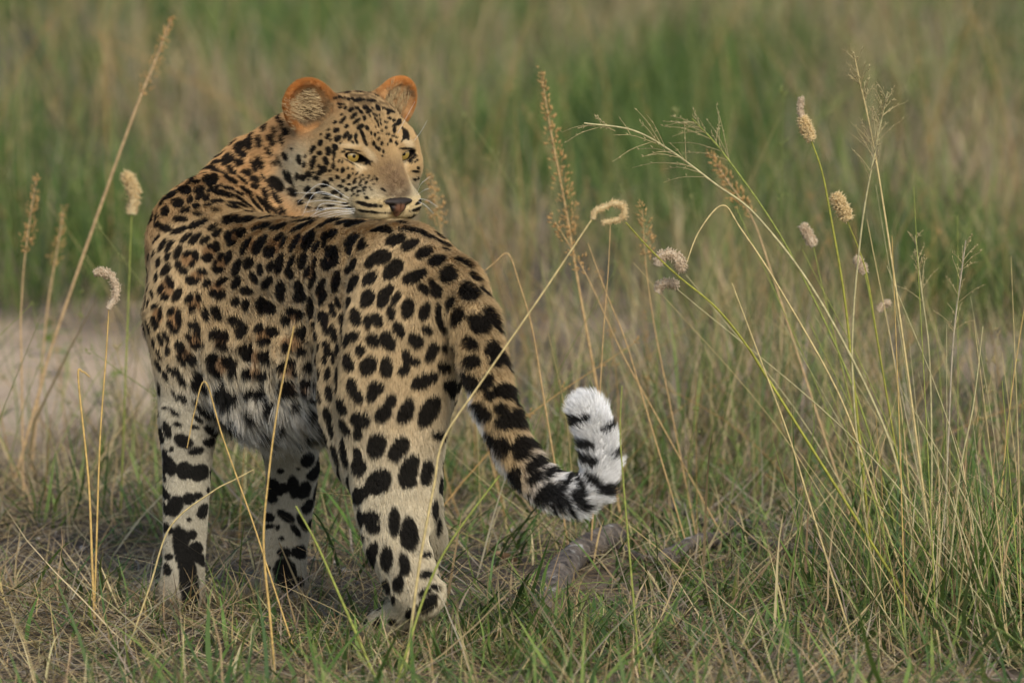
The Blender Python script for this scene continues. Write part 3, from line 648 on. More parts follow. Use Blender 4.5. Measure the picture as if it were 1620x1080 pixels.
-5355 3909 4140 8 -12 -86 -57 53 -10 -68 -73 4;-5600 4235 4219 17 -26 -84 -33 69 -12 -90 -44 -4;-5510 4090 4042 54 -78 -99 -29 44 -17 -83 -55 -2;
-5152 3755 4200 70 -53 -91 -73 46 -54 -56 -83 5;-5136 3741 3994 60 -35 -98 -52 34 -33 -53 -85 -3;-4979 3640 4021 93 -61 -69 -63 48 -76 -57 -82 -4;
-4923 3663 4531 100 -83 -59 -48 14 -68 -54 -81 22;-4845 3580 4440 52 -62 -78 -56 37 -35 -62 -76 19;-5007 3682 4372 70 -51 -34 -32 12 -55 -54 -83 14;
-4844 3540 4246 132 -121 1 -6 -4 -69 -67 -73 10;-4552 3276 4436 123 -127 12 2 -36 -103 -71 -67 22;-4413 3122 4419 80 -112 -78 -62 48 -54 -71 -66 22;
-4412 3076 4267 93 -109 -30 -29 17 -61 -73 -67 16;-4123 2845 4527 74 -43 130 110 -147 -46 -75 -63 22;-4602 3261 4060 67 -78 117 89 -102 -38 -76 -65 -1;
-4551 3220 3883 123 -126 -103 -47 67 -51 -76 -63 -13;-4325 2944 4042 106 -123 -45 -51 52 -89 -75 -66 4;-4283 2904 3882 81 -84 9 0 11 -78 -71 -70 -9;
-4060 2674 4201 1 -28 -132 -111 124 -12 -75 -65 13;-4035 2636 3894 101 -114 12 -1 17 -98 -74 -67 -11;-5308 3866 3816 71 -62 -89 -42 35 -32 -65 -76 2;
-5172 3777 3726 94 -30 -157 -56 36 -35 -48 -87 -12;-4833 3583 3730 122 -72 -61 -63 88 -110 -59 -76 -27;
-4733 3547 3618 102 -103 11 -3 59 -103 -64 -67 -37;-4920 3676 3621 58 4 -102 -70 51 -44 -44 -85 -28;-5405 3959 3732 27 -26 -92 -44 49 -16 -74 -67 -3;
-5520 4118 3873 55 -89 -97 -36 65 -22 -87 -49 -4;-4370 3147 3528 182 -167 -104 -75 183 -115 -73 -55 -40;
-5134 3801 3392 62 -18 -86 -39 18 -29 -37 -92 -8;-5261 3863 3435 55 -30 -90 -25 18 -16 -56 -82 -7;-4894 3768 3296 88 25 -130 -45 9 -32 -4 -98 -22;
-4814 3802 3176 84 43 -77 -48 -8 -57 33 -93 -15;-4912 3770 3064 71 17 -62 -33 -12 -39 28 -96 6;-4562 3720 3252 91 22 -67 -60 176 -92 -42 -53 -74;
-4222 3464 3131 64 241 -157 -29 96 -25 -55 -30 -78;-4041 2740 3605 81 -92 10 -2 46 -82 -69 -64 -34;-5523 4230 3129 20 -95 -73 -30 94 -15 -99 -8 11;
-5417 3986 3214 58 -82 -10 -12 4 -32 -79 -58 21;-5277 3838 3156 70 -59 -60 -30 11 -30 -51 -83 22;-5397 3896 2934 14 -16 -73 -49 52 -14 -73 -69 1;
-5226 3781 2971 76 -29 -10 -7 1 -37 -35 -94 4;-4464 4059 3085 61 265 -103 -27 95 -33 -8 -15 -99;-4661 4016 2903 55 195 -45 -12 -13 -34 92 -31 -22;
-4961 3753 2933 75 12 -1 0 0 -38 16 -99 -1;-3824 2512 4609 1 -24 -84 -81 95 -9 -76 -63 17;-3619 2261 4584 93 -124 -62 -61 55 -76 -75 -64 15;
-3754 2376 4418 131 -152 4 -6 -13 -75 -75 -64 17;-3407 2026 4777 78 -101 53 40 -59 -61 -80 -60 5;-4034 2659 4259 119 -129 33 13 -30 -63 -74 -65 16;
-4034 2635 4139 15 -27 -73 -76 83 -21 -75 -66 10;-3736 2301 4173 131 -146 15 1 -18 -113 -75 -66 10;-3136 1638 4628 71 -102 -70 -76 97 -71 -80 -59 5;
-3238 1772 4599 70 -94 9 0 -7 -53 -80 -59 8;-3094 1573 4554 54 -83 -35 -38 53 -49 -83 -56 5;-3364 1904 4383 1 -18 -94 -80 102 -10 -79 -61 11;
-3145 1621 4339 99 -121 12 0 -5 -91 -77 -63 3;-2954 1236 4747 23 -117 -62 -33 110 -19 -97 -22 14;-2922 974 4660 26 -125 -70 -33 110 -19 -97 -19 12;
-2793 698 4831 30 -162 -124 -63 114 -21 -85 -41 33;-2506 254 4905 9 -136 -141 -52 129 -14 -90 -34 27;-2659 431 4729 29 -78 -145 -59 76 -17 -80 -59 16;
-2757 506 4498 40 -100 -126 -65 92 -26 -83 -54 16;-2574 217 4511 13 -87 -109 -41 94 -13 -91 -37 19;-2648 310 4390 5 -45 -104 -46 69 -9 -83 -52 19;
-2798 518 4313 1 -25 -73 -48 83 -8 -86 -48 15;-2982 1309 4442 11 -69 111 24 -80 6 -96 -26 -8;-2885 797 4501 7 -8 76 21 -72 5 -96 -27 6;
-2923 1079 4313 9 -66 86 28 -96 8 -99 -8 -12;-3330 1837 4155 118 -138 -6 -11 13 -61 -76 -65 0;-3440 1958 4053 79 -77 8 0 1 -67 -70 -72 -1;
-3252 1759 4025 75 -84 9 -1 14 -74 -73 -67 -12;-3037 1501 4141 51 -87 112 68 -82 -22 -78 -62 -12;-2883 683 4112 11 -58 -97 -25 87 -11 -98 -18 5;
-2738 358 4130 19 7 110 62 -100 0 -84 -52 18;-2575 -79 4096 23 -188 -187 -42 144 -18 -98 -13 14;-4018 2617 3896 111 -125 13 -1 14 -78 -74 -67 -11;
-3788 2360 3906 119 -137 34 14 -4 -79 -74 -67 -10;-3090 1632 3893 94 -93 2 -7 35 -68 -67 -69 -29;-3110 1728 3745 77 -55 -22 -24 64 -68 -60 -68 -43;
-2996 1688 3668 69 -60 6 -2 48 -59 -53 -66 -53;-2958 1522 3864 7 47 -100 -24 24 -5 -64 -68 -36;-2871 518 3794 14 -92 -121 -21 71 -9 -97 -24 9;
-3426 1985 3799 119 -116 12 -1 32 -99 -67 -71 -22;-3344 1955 3696 108 -91 10 -1 31 -64 -59 -74 -34;-3478 2089 3690 80 -101 11 -2 41 -71 -72 -61 -33;
-2718 219 3850 14 -78 -122 -75 126 -20 -86 -47 21;-3989 2682 3611 125 -167 61 26 13 -74 -69 -64 -35;-3819 2489 3631 68 -136 123 72 -59 -34 -68 -65 -34;
-2526 -451 3731 61 -139 -107 -58 163 -43 -93 -35 -7;-3672 2462 3455 74 -163 99 60 -18 -47 -60 -60 -53;
-3966 2878 3327 77 21 -95 -55 109 -54 -57 -58 -59;-3258 2007 3504 59 -100 77 44 -4 -36 -50 -69 -52;-3028 1911 3458 13 106 -102 -52 47 -14 -37 -62 -69;
-2743 206 3524 37 -61 -125 -70 126 -32 -87 -49 -2;-2921 2072 3293 12 137 -106 -44 19 -10 -9 -61 -79;-4192 3521 3091 80 -144 16 -7 153 -63 -49 -25 -84;
-3497 2534 3250 41 -213 115 44 -18 -14 -44 -49 -75;-2123 -711 5005 1 -54 -111 -66 59 -6 -65 -69 33;-1988 -799 5045 63 -89 -97 -75 24 -45 -49 -78 39;
-1664 -974 4912 68 -41 -112 -78 10 -46 -24 -95 20;-2431 -351 4710 31 -34 116 52 -141 1 -93 -34 15;-2324 -542 4792 90 -139 14 1 -22 -79 -84 -53 14;
-2050 -842 4750 76 -64 -83 -76 43 -68 -56 -82 12;-1829 -955 4753 69 -37 -142 -98 25 -48 -30 -95 11;-1429 -1051 4763 72 -17 -122 -78 21 -47 -25 -97 -2;
-2226 -722 4589 34 -15 94 80 -91 -19 -72 -67 16;-2412 -516 4394 29 -100 -140 -85 146 -29 -87 -48 16;-2121 -858 4374 81 -34 143 108 -89 -52 -59 -80 14;
-1852 -989 4364 6 16 168 104 -27 -1 -25 -96 10;-1562 -1022 4524 12 -3 -133 -71 8 -7 -12 -99 1;-1453 -1033 4463 109 -10 -39 -26 6 -71 -11 -99 -5;
-1594 -1021 4336 75 -1 89 62 -3 -51 -4 -100 1;-1202 -1074 4561 63 -23 111 70 1 -40 -8 -98 -16;-1139 -1096 4673 70 6 -41 -31 10 -55 -2 -99 -17;
-1031 -1024 4368 53 38 -97 -65 -13 -36 30 -93 -20;-2353 -710 4036 16 -60 -154 -88 103 -18 -76 -63 17;-2288 -807 3920 74 -85 -115 -76 65 -50 -68 -72 10;
-2010 -972 4048 126 -52 5 0 -14 -109 -38 -92 12;-2065 -963 3937 40 -2 109 77 -42 -23 -44 -88 15;-1305 -1020 4171 205 -15 111 52 10 -99 -2 -99 -11;
-1203 -1024 4211 107 6 -1 0 12 -91 5 -99 -13;-1798 -1041 3867 62 3 108 74 -7 -42 -5 -100 6;-1908 -1015 3675 77 -40 136 93 -13 -52 -23 -96 -16;
-1580 -1016 3707 91 -6 195 105 19 -51 14 -99 -9;-1236 -975 3702 126 8 236 118 26 -66 18 -98 -6;-893 -819 4063 53 58 87 56 139 -48 87 -43 -24;
-828 -1052 4763 30 104 -125 -89 -23 -22 33 -76 -56;-821 -967 4597 8 51 -100 -47 -49 1 69 -67 -29;-581 -1738 4752 68 -79 -89 -67 11 -48 -42 -81 40;
-557 -1851 4507 107 -74 -31 -35 -3 -96 -51 -83 21;-302 -1781 4663 40 -47 -106 -85 -83 -23 53 -68 51;-263 -1858 4500 47 -18 -80 -65 -64 -31 50 -74 46;
-152 -1668 4481 71 57 -181 -33 -142 1 95 -13 30;-582 -1849 4234 89 -135 -152 -63 122 -46 -87 -48 -8;-355 -2017 4221 43 39 114 74 -19 -25 -11 -93 36;
-317 -2093 4043 24 -34 -87 -64 9 -18 -21 -93 30;-46 -1907 4048 108 204 -176 -57 -263 -12 93 -17 32;-402 -2077 3808 85 -74 -151 -67 81 -44 -74 -66 -9;
-170 -2167 3849 79 -11 -44 -39 -25 -65 6 -94 33;-108 -2233 3654 100 -33 -96 -77 -23 -75 -1 -95 31;68 -2106 3685 99 52 -147 -73 -228 -26 84 -32 45;
-19 -1979 3941 78 21 -138 -25 -82 -6 85 -29 44;-985 -1006 4366 0 25 -101 -71 -35 4 42 -88 -22;-837 -881 4369 0 40 -76 -47 -76 8 80 -52 -28;
-893 -800 4030 -1 91 -153 -75 -181 19 89 -39 -24;-999 -1083 4672 0 19 -91 -45 -11 1 23 -95 -20;-476 -1987 3907 54 -107 12 0 11 -48 -88 -46 -10;
246 -2188 3337 154 239 -135 -41 -236 -30 81 -21 55;-272 -2149 3443 63 -60 -111 -45 93 -34 -85 -49 -21;
-123 -2291 3319 69 -34 -145 -85 57 -46 -54 -84 -6;100 -2306 3383 41 -21 -68 -62 -35 -32 27 -86 43;139 -2375 3205 115 -4 -20 -15 -26 -82 1 -95 30;
384 -2330 3074 136 97 -48 -25 -139 -75 57 -46 68;592 -2358 2930 133 104 -48 -11 -102 -24 50 -25 83;547 -2440 2910 73 59 19 23 -50 -58 34 -64 69;
285 -2440 2996 66 3 0 0 -27 -62 4 -92 39;346 -2481 2876 108 -23 32 22 -12 -81 -23 -97 8;100 -2351 2861 59 39 -166 -56 106 -33 -76 -52 -39;
28 -2303 2948 20 50 -81 -26 70 -15 -81 -39 -44;839 -2353 2839 85 249 18 16 -103 -17 19 6 98;832 -2455 2827 74 169 52 36 -65 -28 12 -34 93;
493 -2517 2648 124 -86 115 82 -15 -96 -41 -88 -22;304 -2339 2652 10 154 -75 -22 64 -12 -58 -18 -79;716 -2568 2608 51 33 -194 -74 21 -23 -20 -95 -22;
655 -2429 2473 56 180 -87 -17 70 -23 -25 -32 -91;877 -2550 2482 94 82 -143 -31 31 -25 -26 -76 -60;970 -2495 2832 46 -287 -147 -69 38 -23 -50 -46 74;
1000 -2607 2582 131 24 -113 -49 4 -59 7 -99 -13;966 -2323 3706 70 -212 85 43 -84 -43 -91 -37 -18;931 -2269 3782 39 -105 -29 -14 71 -22 -94 -19 -29;
1399 -2340 3627 36 195 35 35 89 -30 90 -23 37;1094 -2424 3366 65 -95 -68 -52 80 -53 -83 -55 -2;1471 -2394 3261 43 117 -14 0 -24 -43 93 -32 17;
1089 -2374 3164 71 -256 -99 -33 143 -37 -99 -10 -7;1189 -2594 2869 108 -40 -58 -37 -6 -63 -23 -95 23;1411 -2485 2758 110 189 16 24 63 -72 86 -49 -14;
1115 -2547 2521 57 36 -4 0 25 -32 40 -72 -56;1481 -2384 3216 31 95 -11 0 -29 -42 94 -29 19;-5398 3896 2884 42 -44 -141 -62 66 -23 -73 -68 0;
-5500 4088 2779 42 -89 -127 -39 125 -23 -96 -25 -9;-5494 4066 2781 -3 55 -176 -15 47 -5 -95 -32 -8;-5144 3762 2716 137 -19 -77 -56 16 -98 -17 -98 -6;
-4948 3793 2555 123 47 28 16 9 -64 36 -93 -4;-4749 3938 2688 81 117 18 22 62 -77 82 -54 -20;-5432 3960 2436 14 -25 -145 -44 86 -14 -89 -46 -1;
-5375 3874 2329 68 -83 -164 -89 102 -43 -76 -66 2;-5129 3747 2253 0 -6 -147 -130 14 -2 -11 -99 4;-4894 3816 2203 151 117 43 46 38 -135 62 -79 -2;
-5014 3757 2219 91 22 -3 0 -1 -74 23 -97 1;-5445 3998 2190 19 -68 -158 -22 69 -10 -95 -30 2;-5450 3994 1891 45 -147 -116 -44 138 -27 -97 -25 2;
-5282 3770 1685 65 -27 177 117 -64 -33 -47 -88 4;-5065 3740 1806 109 16 17 18 1 -100 14 -99 2;-4919 3802 1848 71 55 -7 0 1 -65 61 -79 -1;
-4843 3896 1603 55 77 116 65 105 -46 84 -54 -4;-5426 3914 1634 24 -61 -111 -36 81 -16 -91 -41 2;-5322 3836 2575 0 -2 -46 -35 25 -3 -59 -81 3;
-4758 4095 2145 -2 40 -135 -16 -80 10 100 0 -8;-4784 4005 1911 -1 11 -57 -20 -79 10 97 -25 -6;-4674 4011 2854 60 222 -96 -60 -129 -52 92 -34 -21;
-4388 3864 3106 31 185 -88 -38 114 -31 -37 -24 -90;-5377 3823 1329 59 -65 -88 -54 51 -36 -70 -71 5;-5436 3916 1334 1 -9 -92 -22 57 -7 -93 -36 3;
-5182 3714 1194 58 -14 -155 -122 10 -46 -10 -99 5;-5018 3741 1240 81 37 -5 0 -2 -83 42 -91 3;-5166 3702 979 75 -28 -415 -128 9 -24 -8 -100 5;
-5053 3684 449 52 -77 -542 -144 -58 -5 36 -92 16;-4894 3847 843 67 133 -146 -59 -108 -22 88 -47 -2;-5378 3792 884 78 -73 10 0 -5 -55 -68 -73 6;
-5404 3798 683 21 -37 -104 -68 73 -21 -74 -67 8;-5058 3735 1482 36 11 -1 0 -1 -37 29 -96 2;-4955 3774 1019 106 87 -12 0 -1 -111 63 -77 1;
-5804 4478 178 41 -55 8 1 -13 -32 -80 -56 21;-5727 4460 290 32 -43 6 2 -30 -18 -66 -41 63;-5868 4566 191 28 -34 5 1 -14 -20 -74 -57 36;
-3226 4531 2327 42 82 113 94 68 -43 64 -71 28;-3093 4685 2146 76 221 151 47 152 -42 95 -30 -3;-3088 4789 2296 20 137 74 16 71 -13 99 -12 12;
-3765 4458 1900 89 -133 -129 -101 96 -68 -74 -66 17;-3603 4354 1896 113 -37 5 1 -21 -91 -31 -93 21;-3445 4344 1914 18 -37 -190 -92 -14 -6 13 -97 20;
-3281 4399 1857 52 61 141 94 64 -43 60 -79 12;-3799 4459 1733 55 -104 -76 -68 92 -49 -83 -54 14;-3121 4688 1822 43 104 159 24 111 -21 99 -9 -11;
-3216 4435 1602 66 101 108 69 95 -54 82 -58 4;-3646 4432 2154 57 -26 3 0 -11 -45 -41 -89 21;-3372 4415 2190 30 8 -1 0 -5 -26 25 -95 18;
-2693 116 3327 37 -73 -123 -63 125 -30 -89 -45 0;-2764 336 3158 52 -92 -124 -23 82 -17 -96 -21 -18;-2618 -41 2955 49 -117 -158 -49 125 -27 -93 -37 -2;
-2482 -394 3036 21 -48 -224 -60 150 -22 -93 -37 -1;-2565 96 2607 54 213 -212 -26 92 -19 -80 -23 -55;
-2417 -263 2528 10 188 -199 -32 111 -16 -92 -17 -35;-2478 -480 3442 68 -130 -124 -65 159 -46 -91 -40 -9;
-2249 -820 3559 135 -117 -63 -63 68 -113 -67 -74 -7;-2275 -776 3349 9 1 -98 -70 72 -14 -71 -70 -7;-2004 -949 3203 36 -29 202 140 -56 -18 -38 -92 -6;
-1683 -989 3152 110 -5 191 114 8 -67 4 -100 -5;-2284 -742 3060 20 -23 -110 -68 75 -20 -74 -67 0;-2264 -747 2856 13 -6 -148 -105 126 -24 -76 -64 -4;
-1982 -974 2646 111 -41 195 154 -75 -79 -42 -91 5;-1534 -1009 2824 86 42 262 130 8 -43 10 -99 12;-1518 -1028 2653 105 14 -2 0 -13 -104 13 -98 12;
-1277 -943 2784 39 41 220 86 46 -21 48 -87 8;-2263 -699 2423 79 -161 150 106 -188 -35 -88 -48 -6;-1066 -800 3320 88 166 -19 0 33 -75 85 -48 -21;
-1114 1472 2304 15 -28 -158 -45 -152 14 95 -27 14;-1161 -853 2236 0 -7 -158 -38 -129 16 96 -28 1;-2232 -715 2084 27 -35 -143 -48 137 -25 -93 -35 -9;
-2101 -953 2107 145 -182 23 0 -12 -121 -79 -62 6;-2052 -1027 1990 82 -110 -80 -69 77 -66 -77 -63 8;-1743 -1209 2077 1 -69 -219 -84 18 -2 -20 -93 29;
-1531 -1263 1902 11 -63 -263 -125 -37 0 28 -93 24;-2078 -894 1530 11 206 -212 -70 198 -32 -84 -36 -40;-1853 -1215 1541 7 14 -203 -98 83 -15 -64 -77 -7;
-1593 -1361 1482 51 -38 -181 -71 20 -22 -30 -95 12;-1593 -1379 1359 70 -28 4 0 -9 -60 -37 -92 14;-1853 -1067 1118 45 -17 -121 -41 145 -34 -90 -32 -29;
-1680 -1322 1177 -1 30 -135 -89 65 -9 -57 -80 -17;-1748 -1085 931 13 78 -94 -37 100 -20 -81 -39 -44;-1281 -1365 1317 85 60 7 12 -21 -63 52 -78 36;
-1132 -1410 1119 76 43 -42 -19 -32 -37 60 -73 33;-1295 -1475 1065 98 -1 46 22 -10 -46 -9 -98 18;-1249 -1458 881 134 -17 115 61 40 -79 17 -93 -33;
-1511 -1205 687 16 111 -120 -62 72 -21 -49 -60 -63;-2181 -767 1814 25 -51 -59 -18 66 -15 -96 -24 -15;-1283 -1206 1603 77 123 -16 0 -34 -48 82 -47 34;
-1221 1223 1164 80 55 -7 -1 87 -75 35 -61 -71;-1161 -837 2171 -1 58 -148 -23 -93 12 97 -21 -10;-1123 1117 1696 1 -97 -149 -36 -30 4 61 -66 44;
-3837 4461 1429 1 -16 -83 -64 157 -20 -93 -37 6;-3830 4425 1287 68 -137 18 0 -6 -46 -90 -44 5;-3686 4286 1285 0 -2 -43 -40 19 -2 -43 -90 5;
-3559 4256 1463 127 -11 -87 -45 2 -64 -8 -100 2;-3327 4318 1371 44 40 -129 -50 -34 -14 58 -82 -6;-3409 4278 1237 70 35 -106 -44 -18 -29 41 -91 -3;
-3197 4553 1312 63 203 95 30 146 -39 98 -15 -14;-3630 4257 1114 55 -10 1 0 -1 -34 -19 -98 3;-3589 4244 893 116 -1 0 0 -2 -85 -1 -100 3;
-3343 4351 878 112 130 -17 0 11 -118 75 -66 -6;-3562 4230 532 52 -36 -285 -182 -31 -28 14 -98 15;-3371 4295 425 90 85 -12 1 -18 -91 69 -71 15;
-3862 4400 620 1 -14 -60 -48 90 -12 -88 -46 10;-2768 5120 7479 49 10 28 23 -44 -34 -26 -67 69;-2665 5236 7627 54 35 63 25 -23 -19 -23 -75 62;
-2613 5150 7538 32 20 26 23 -25 -24 -9 -73 67;-2788 5248 7587 30 10 25 19 -29 -20 -32 -67 67;-2499 5252 7698 56 33 45 23 -24 -25 -9 -75 65;
-2453 5191 7619 64 28 49 20 -16 -24 -4 -84 54;-2397 5140 7533 58 23 33 23 -21 -38 6 -85 52;-2540 5349 7787 46 21 26 20 -40 -30 -13 -63 76;
-2631 5405 7811 26 18 21 17 -28 -18 -19 -61 77;-2715 5440 7815 32 -12 1 1 -27 -21 -24 -60 76;-2705 5498 7862 72 -26 2 1 -25 -18 -23 -58 78;
-2896 5128 7389 31 1 44 35 -45 -21 -60 -67 43;-2743 5011 7363 50 9 49 37 -32 -34 -30 -83 46;-2621 5027 7412 49 54 56 27 -20 -21 0 -72 69;
-2554 5005 7380 31 44 52 30 -9 -16 10 -79 61;-2855 5064 7332 28 -10 24 12 -15 -13 -56 -75 34;-3014 5173 7281 31 -2 53 39 -43 -19 -62 -71 33;
-3133 5238 7171 36 -5 78 35 -38 -13 -67 -70 27;-2787 4989 7232 29 -27 -47 -42 14 -25 -43 -87 23;-2888 5028 7162 3 -22 -76 -46 30 -4 -55 -81 21;
-3019 5118 7123 47 -40 3 0 -11 -39 -64 -74 21;-2466 5029 7390 10 49 60 31 3 -6 18 -77 61;-2449 4987 7315 25 -9 -42 -22 -12 -12 29 -88 37;
-2515 4970 7311 37 1 -14 -8 -8 -21 14 -94 32;-2351 5062 7399 46 -50 -93 -28 -14 -12 18 -82 54;-2317 5032 7312 28 -3 -49 -22 -12 -12 34 -91 25;
-2892 5200 7479 27 0 23 12 -22 -12 -51 -62 60;-3011 5243 7404 26 -8 22 12 -20 -12 -60 -65 48;-2684 5316 7711 31 3 18 10 -19 -16 -31 -70 64;
-2698 4971 7299 20 2 24 11 -5 -9 -22 -94 26;-2389 5309 7762 41 -38 -38 -16 -17 -15 4 -69 73;-2452 5371 7813 36 -2 0 1 -28 -21 -3 -60 80;
-2324 5381 7813 42 9 -1 1 -47 -34 13 -58 80;-2326 5214 7645 28 4 0 0 -18 -27 12 -82 56;-2302 5141 7516 0 -18 -34 -21 -4 0 17 -87 46;
-2797 5593 7956 36 14 -4 -1 -19 -22 35 -72 60;-2732 5649 7964 40 -7 -14 -7 -46 -21 23 -44 87;-2664 5630 7949 34 19 12 8 -35 -17 -6 -44 90;
-2585 5583 7932 38 -44 -19 -10 -34 -18 -7 -44 89;-2530 5593 7940 34 -1 0 1 -48 -23 -1 -43 90;-2472 5531 7910 31 34 17 12 -35 -18 1 -45 89;
-2412 5584 7932 38 -22 -12 -7 -51 -21 7 -39 92;-2350 5558 7914 34 9 -1 1 -46 -20 12 -40 91;-3463 5603 7152 1 -20 -27 -21 34 -2 -81 -48 34;
-2804 4977 7138 6 -12 -63 -31 11 -3 -34 -93 14;-2809 4965 7050 3 -11 -63 -23 7 -1 -31 -94 15;-2812 4952 6934 5 -6 -59 -31 11 -3 -35 -94 6;
-2925 5017 7008 28 -30 -71 -49 28 -19 -54 -83 14;-3344 5381 7000 9 -34 -83 -44 40 -6 -68 -70 22;-3256 5281 6928 19 -6 51 33 -31 -9 -66 -74 15;
-3236 5298 7061 12 0 33 19 -20 -5 -67 -70 24;-3121 5172 6969 31 -6 117 45 -40 -9 -64 -76 13;-3035 5093 6925 17 -12 30 20 -18 -10 -65 -76 8;
-2961 5033 6884 61 -43 3 0 1 -54 -58 -82 -2;-3007 5069 6821 53 -41 33 23 -13 -38 -58 -81 -7;-3183 5205 6789 57 -47 -29 -28 21 -48 -63 -78 2;
-3270 5279 6728 66 -57 4 0 3 -57 -65 -76 -4;-3367 5366 6733 0 0 -64 -41 40 -3 -69 -72 -1;-3064 5118 6734 57 -39 -7 -8 10 -43 -57 -82 -8;
-2924 5049 6655 49 -11 -40 -35 27 -43 -39 -89 -24;-2977 5085 6614 35 -18 1 0 7 -26 -45 -87 -22;-2833 4991 6732 37 -8 -13 -12 14 -33 -29 -91 -28;
-2749 4963 6762 35 3 -29 -22 12 -27 -17 -94 -30;-2860 4974 6861 29 -13 1 0 2 -23 -41 -91 -7;-2670 4931 6875 14 -5 52 33 2 -9 4 -99 -11;
-2748 4936 6874 31 -7 0 0 2 -26 -21 -97 -9;-2587 4940 6902 25 5 0 0 0 -25 20 -98 1;-2675 4935 7002 15 4 27 17 0 -10 6 -99 13;
-2725 4939 7013 11 2 29 16 -3 -6 -13 -98 13;-2577 4963 6773 16 -10 43 34 10 -13 17 -94 -29;-2661 4980 6708 40 1 0 0 13 -32 3 -93 -38;
-2475 4999 6694 16 -11 58 27 4 -8 8 -98 -20;-2564 5007 6649 39 3 -7 -4 7 -23 1 -96 -30;-2701 5014 6621 49 3 -9 -5 11 -29 0 -93 -36;
-2607 5035 6565 16 13 -46 -37 7 -14 -6 -96 -28;-2509 5020 6557 15 -9 41 32 -7 -11 -25 -96 -12;-2780 5055 6527 73 -9 11 5 16 -38 -5 -91 -40;
-2690 5074 6470 8 20 -52 -31 5 -6 -7 -93 -37;-2453 4997 6587 17 -4 30 17 -8 -9 -36 -93 10;-2384 4992 6682 32 3 55 17 -6 -9 -22 -96 19;
-2411 4943 6530 35 -31 2 0 -17 -24 -61 -66 44;-2332 4885 6539 29 -20 1 0 -17 -19 -47 -65 59;-2316 4915 6587 29 -16 1 0 -15 -19 -42 -72 55;
-2378 4969 6617 26 -15 1 0 -7 -14 -48 -78 39;-2519 5027 6457 22 -15 1 0 2 -17 -57 -82 -7;-2484 4996 6481 17 -16 1 0 -3 -17 -67 -73 14;
-2421 4907 6466 20 -24 2 0 -13 -16 -71 -56 43;-3203 5254 6557 61 -45 3 -1 15 -55 -57 -79 -21;-3044 5150 6537 52 -35 3 -1 20 -53 -52 -80 -30;
-3170 5267 6439 87 -54 4 -1 17 -51 -50 -82 -27;-3104 5143 6821 0 -1 -28 -23 18 -1 -61 -79 3;-3178 5206 6700 0 3 -29 -17 14 -1 -62 -78 -9;
-3330 5381 6341 58 -31 2 0 3 -50 -47 -88 -5;-2920 5105 6490 85 -30 -13 -5 14 -26 -36 -85 -38;-2910 5129 6433 71 -23 -4 -2 12 -23 -30 -86 -41;
-2787 5112 6400 57 -8 1 0 6 -15 -13 -92 -37;-2621 5108 6334 57 -13 1 0 6 -20 -22 -94 -25;-2845 5157 6308 71 -18 -5 -2 7 -20 -25 -93 -28;
-3014 5247 6251 71 -35 -10 -5 11 -26 -45 -85 -26;-3195 5326 6267 43 -18 1 0 5 -29 -37 -92 -14;-2566 5106 6273 86 -40 -4 -2 9 -20 -42 -85 -32;
-2510 4967 6817 16 0 20 13 6 -11 25 -95 -20;-2450 4988 6810 22 7 0 0 2 -14 28 -96 -10;-2401 5001 6759 16 2 27 15 1 -9 9 -99 4;
-2351 5005 6781 23 -1 0 0 -2 -14 -3 -99 14;-2516 4960 6884 25 8 -1 0 1 -14 31 -95 -4;-2286 5141 7511 19 -23 -49 -29 -11 -10 17 -87 46;
-2351 5062 7399 29 -58 -99 -30 -11 -7 18 -82 54;-2306 5032 7290 28 8 -50 -22 -9 -12 36 -93 6;-2224 5118 7434 7 -16 -35 -19 -8 -3 28 -85 44;
-2167 5126 7406 7 -13 -36 -22 -11 -3 36 -86 37;-2111 5128 7345 21 19 25 19 4 -17 41 -86 29;-2182 5080 7276 4 -4 -45 -25 -10 -2 36 -93 12;
-2141 5086 7220 10 -5 -38 -22 -6 -5 23 -95 20;-2097 5090 7188 7 -12 -38 -28 -8 -4 21 -92 34;-2030 5089 7147 3 -17 -33 -22 -8 -1 29 -84 46;
-2059 5130 7272 13 18 36 24 8 -9 39 -87 29;-2046 5053 7083 20 3 0 0 -7 -14 13 -88 46;-1922 5231 7310 10 -6 -38 -27 -26 -6 63 -72 29;
-1838 5298 7267 7 -4 -42 -25 -26 -3 70 -68 19;-1968 5172 7258 22 14 -1 0 -9 -19 50 -78 36;-1994 5267 7514 25 19 -1 0 -12 -22 56 -73 39;
-2060 5203 7468 25 13 -1 0 -8 -19 44 -82 36;-1966 5241 7415 42 32 -2 0 -9 -19 58 -74 34;-2120 5160 7437 22 10 -1 0 -7 -17 38 -85 37;
-2384 5304 7756 28 -31 -31 -21 -19 -17 4 -69 73;-2332 5241 7682 34 5 0 1 -21 -27 12 -78 61;-2446 5371 7813 43 -2 0 1 -35 -26 -3 -60 80;
-2302 5385 7813 50 -23 -27 -15 -39 -25 17 -58 80;-2439 5542 7915 85 10 -1 2 -67 -32 5 -42 90;-2229 5614 7911 84 64 -4 1 -59 -20 27 -31 91;
-2126 5466 7808 30 -54 -46 -30 -48 -15 37 -47 80;-2278 5315 7750 42 12 -1 1 -29 -27 19 -66 72;-1947 5420 7649 41 34 -13 -5 -28 -20 63 -53 57;
-1882 5472 7618 33 48 -3 1 -30 -27 70 -46 54;-2012 5316 7605 25 19 -1 0 -15 -19 53 -66 53;-1979 5333 7593 20 17 -1 0 -11 -14 58 -62 53;
-1837 5471 7551 64 124 17 11 -12 -29 75 -45 48;-1868 5361 7469 1 -35 -55 -33 -35 2 68 -62 40;-1939 5597 7755 79 81 -34 -8 -65 -22 63 -31 71;
-1971 5481 7718 28 34 -2 1 -31 -21 59 -44 68;-2038 5535 7798 33 35 -2 1 -36 -18 46 -39 80;-1800 5592 7588 24 117 37 36 53 -25 81 -32 50;
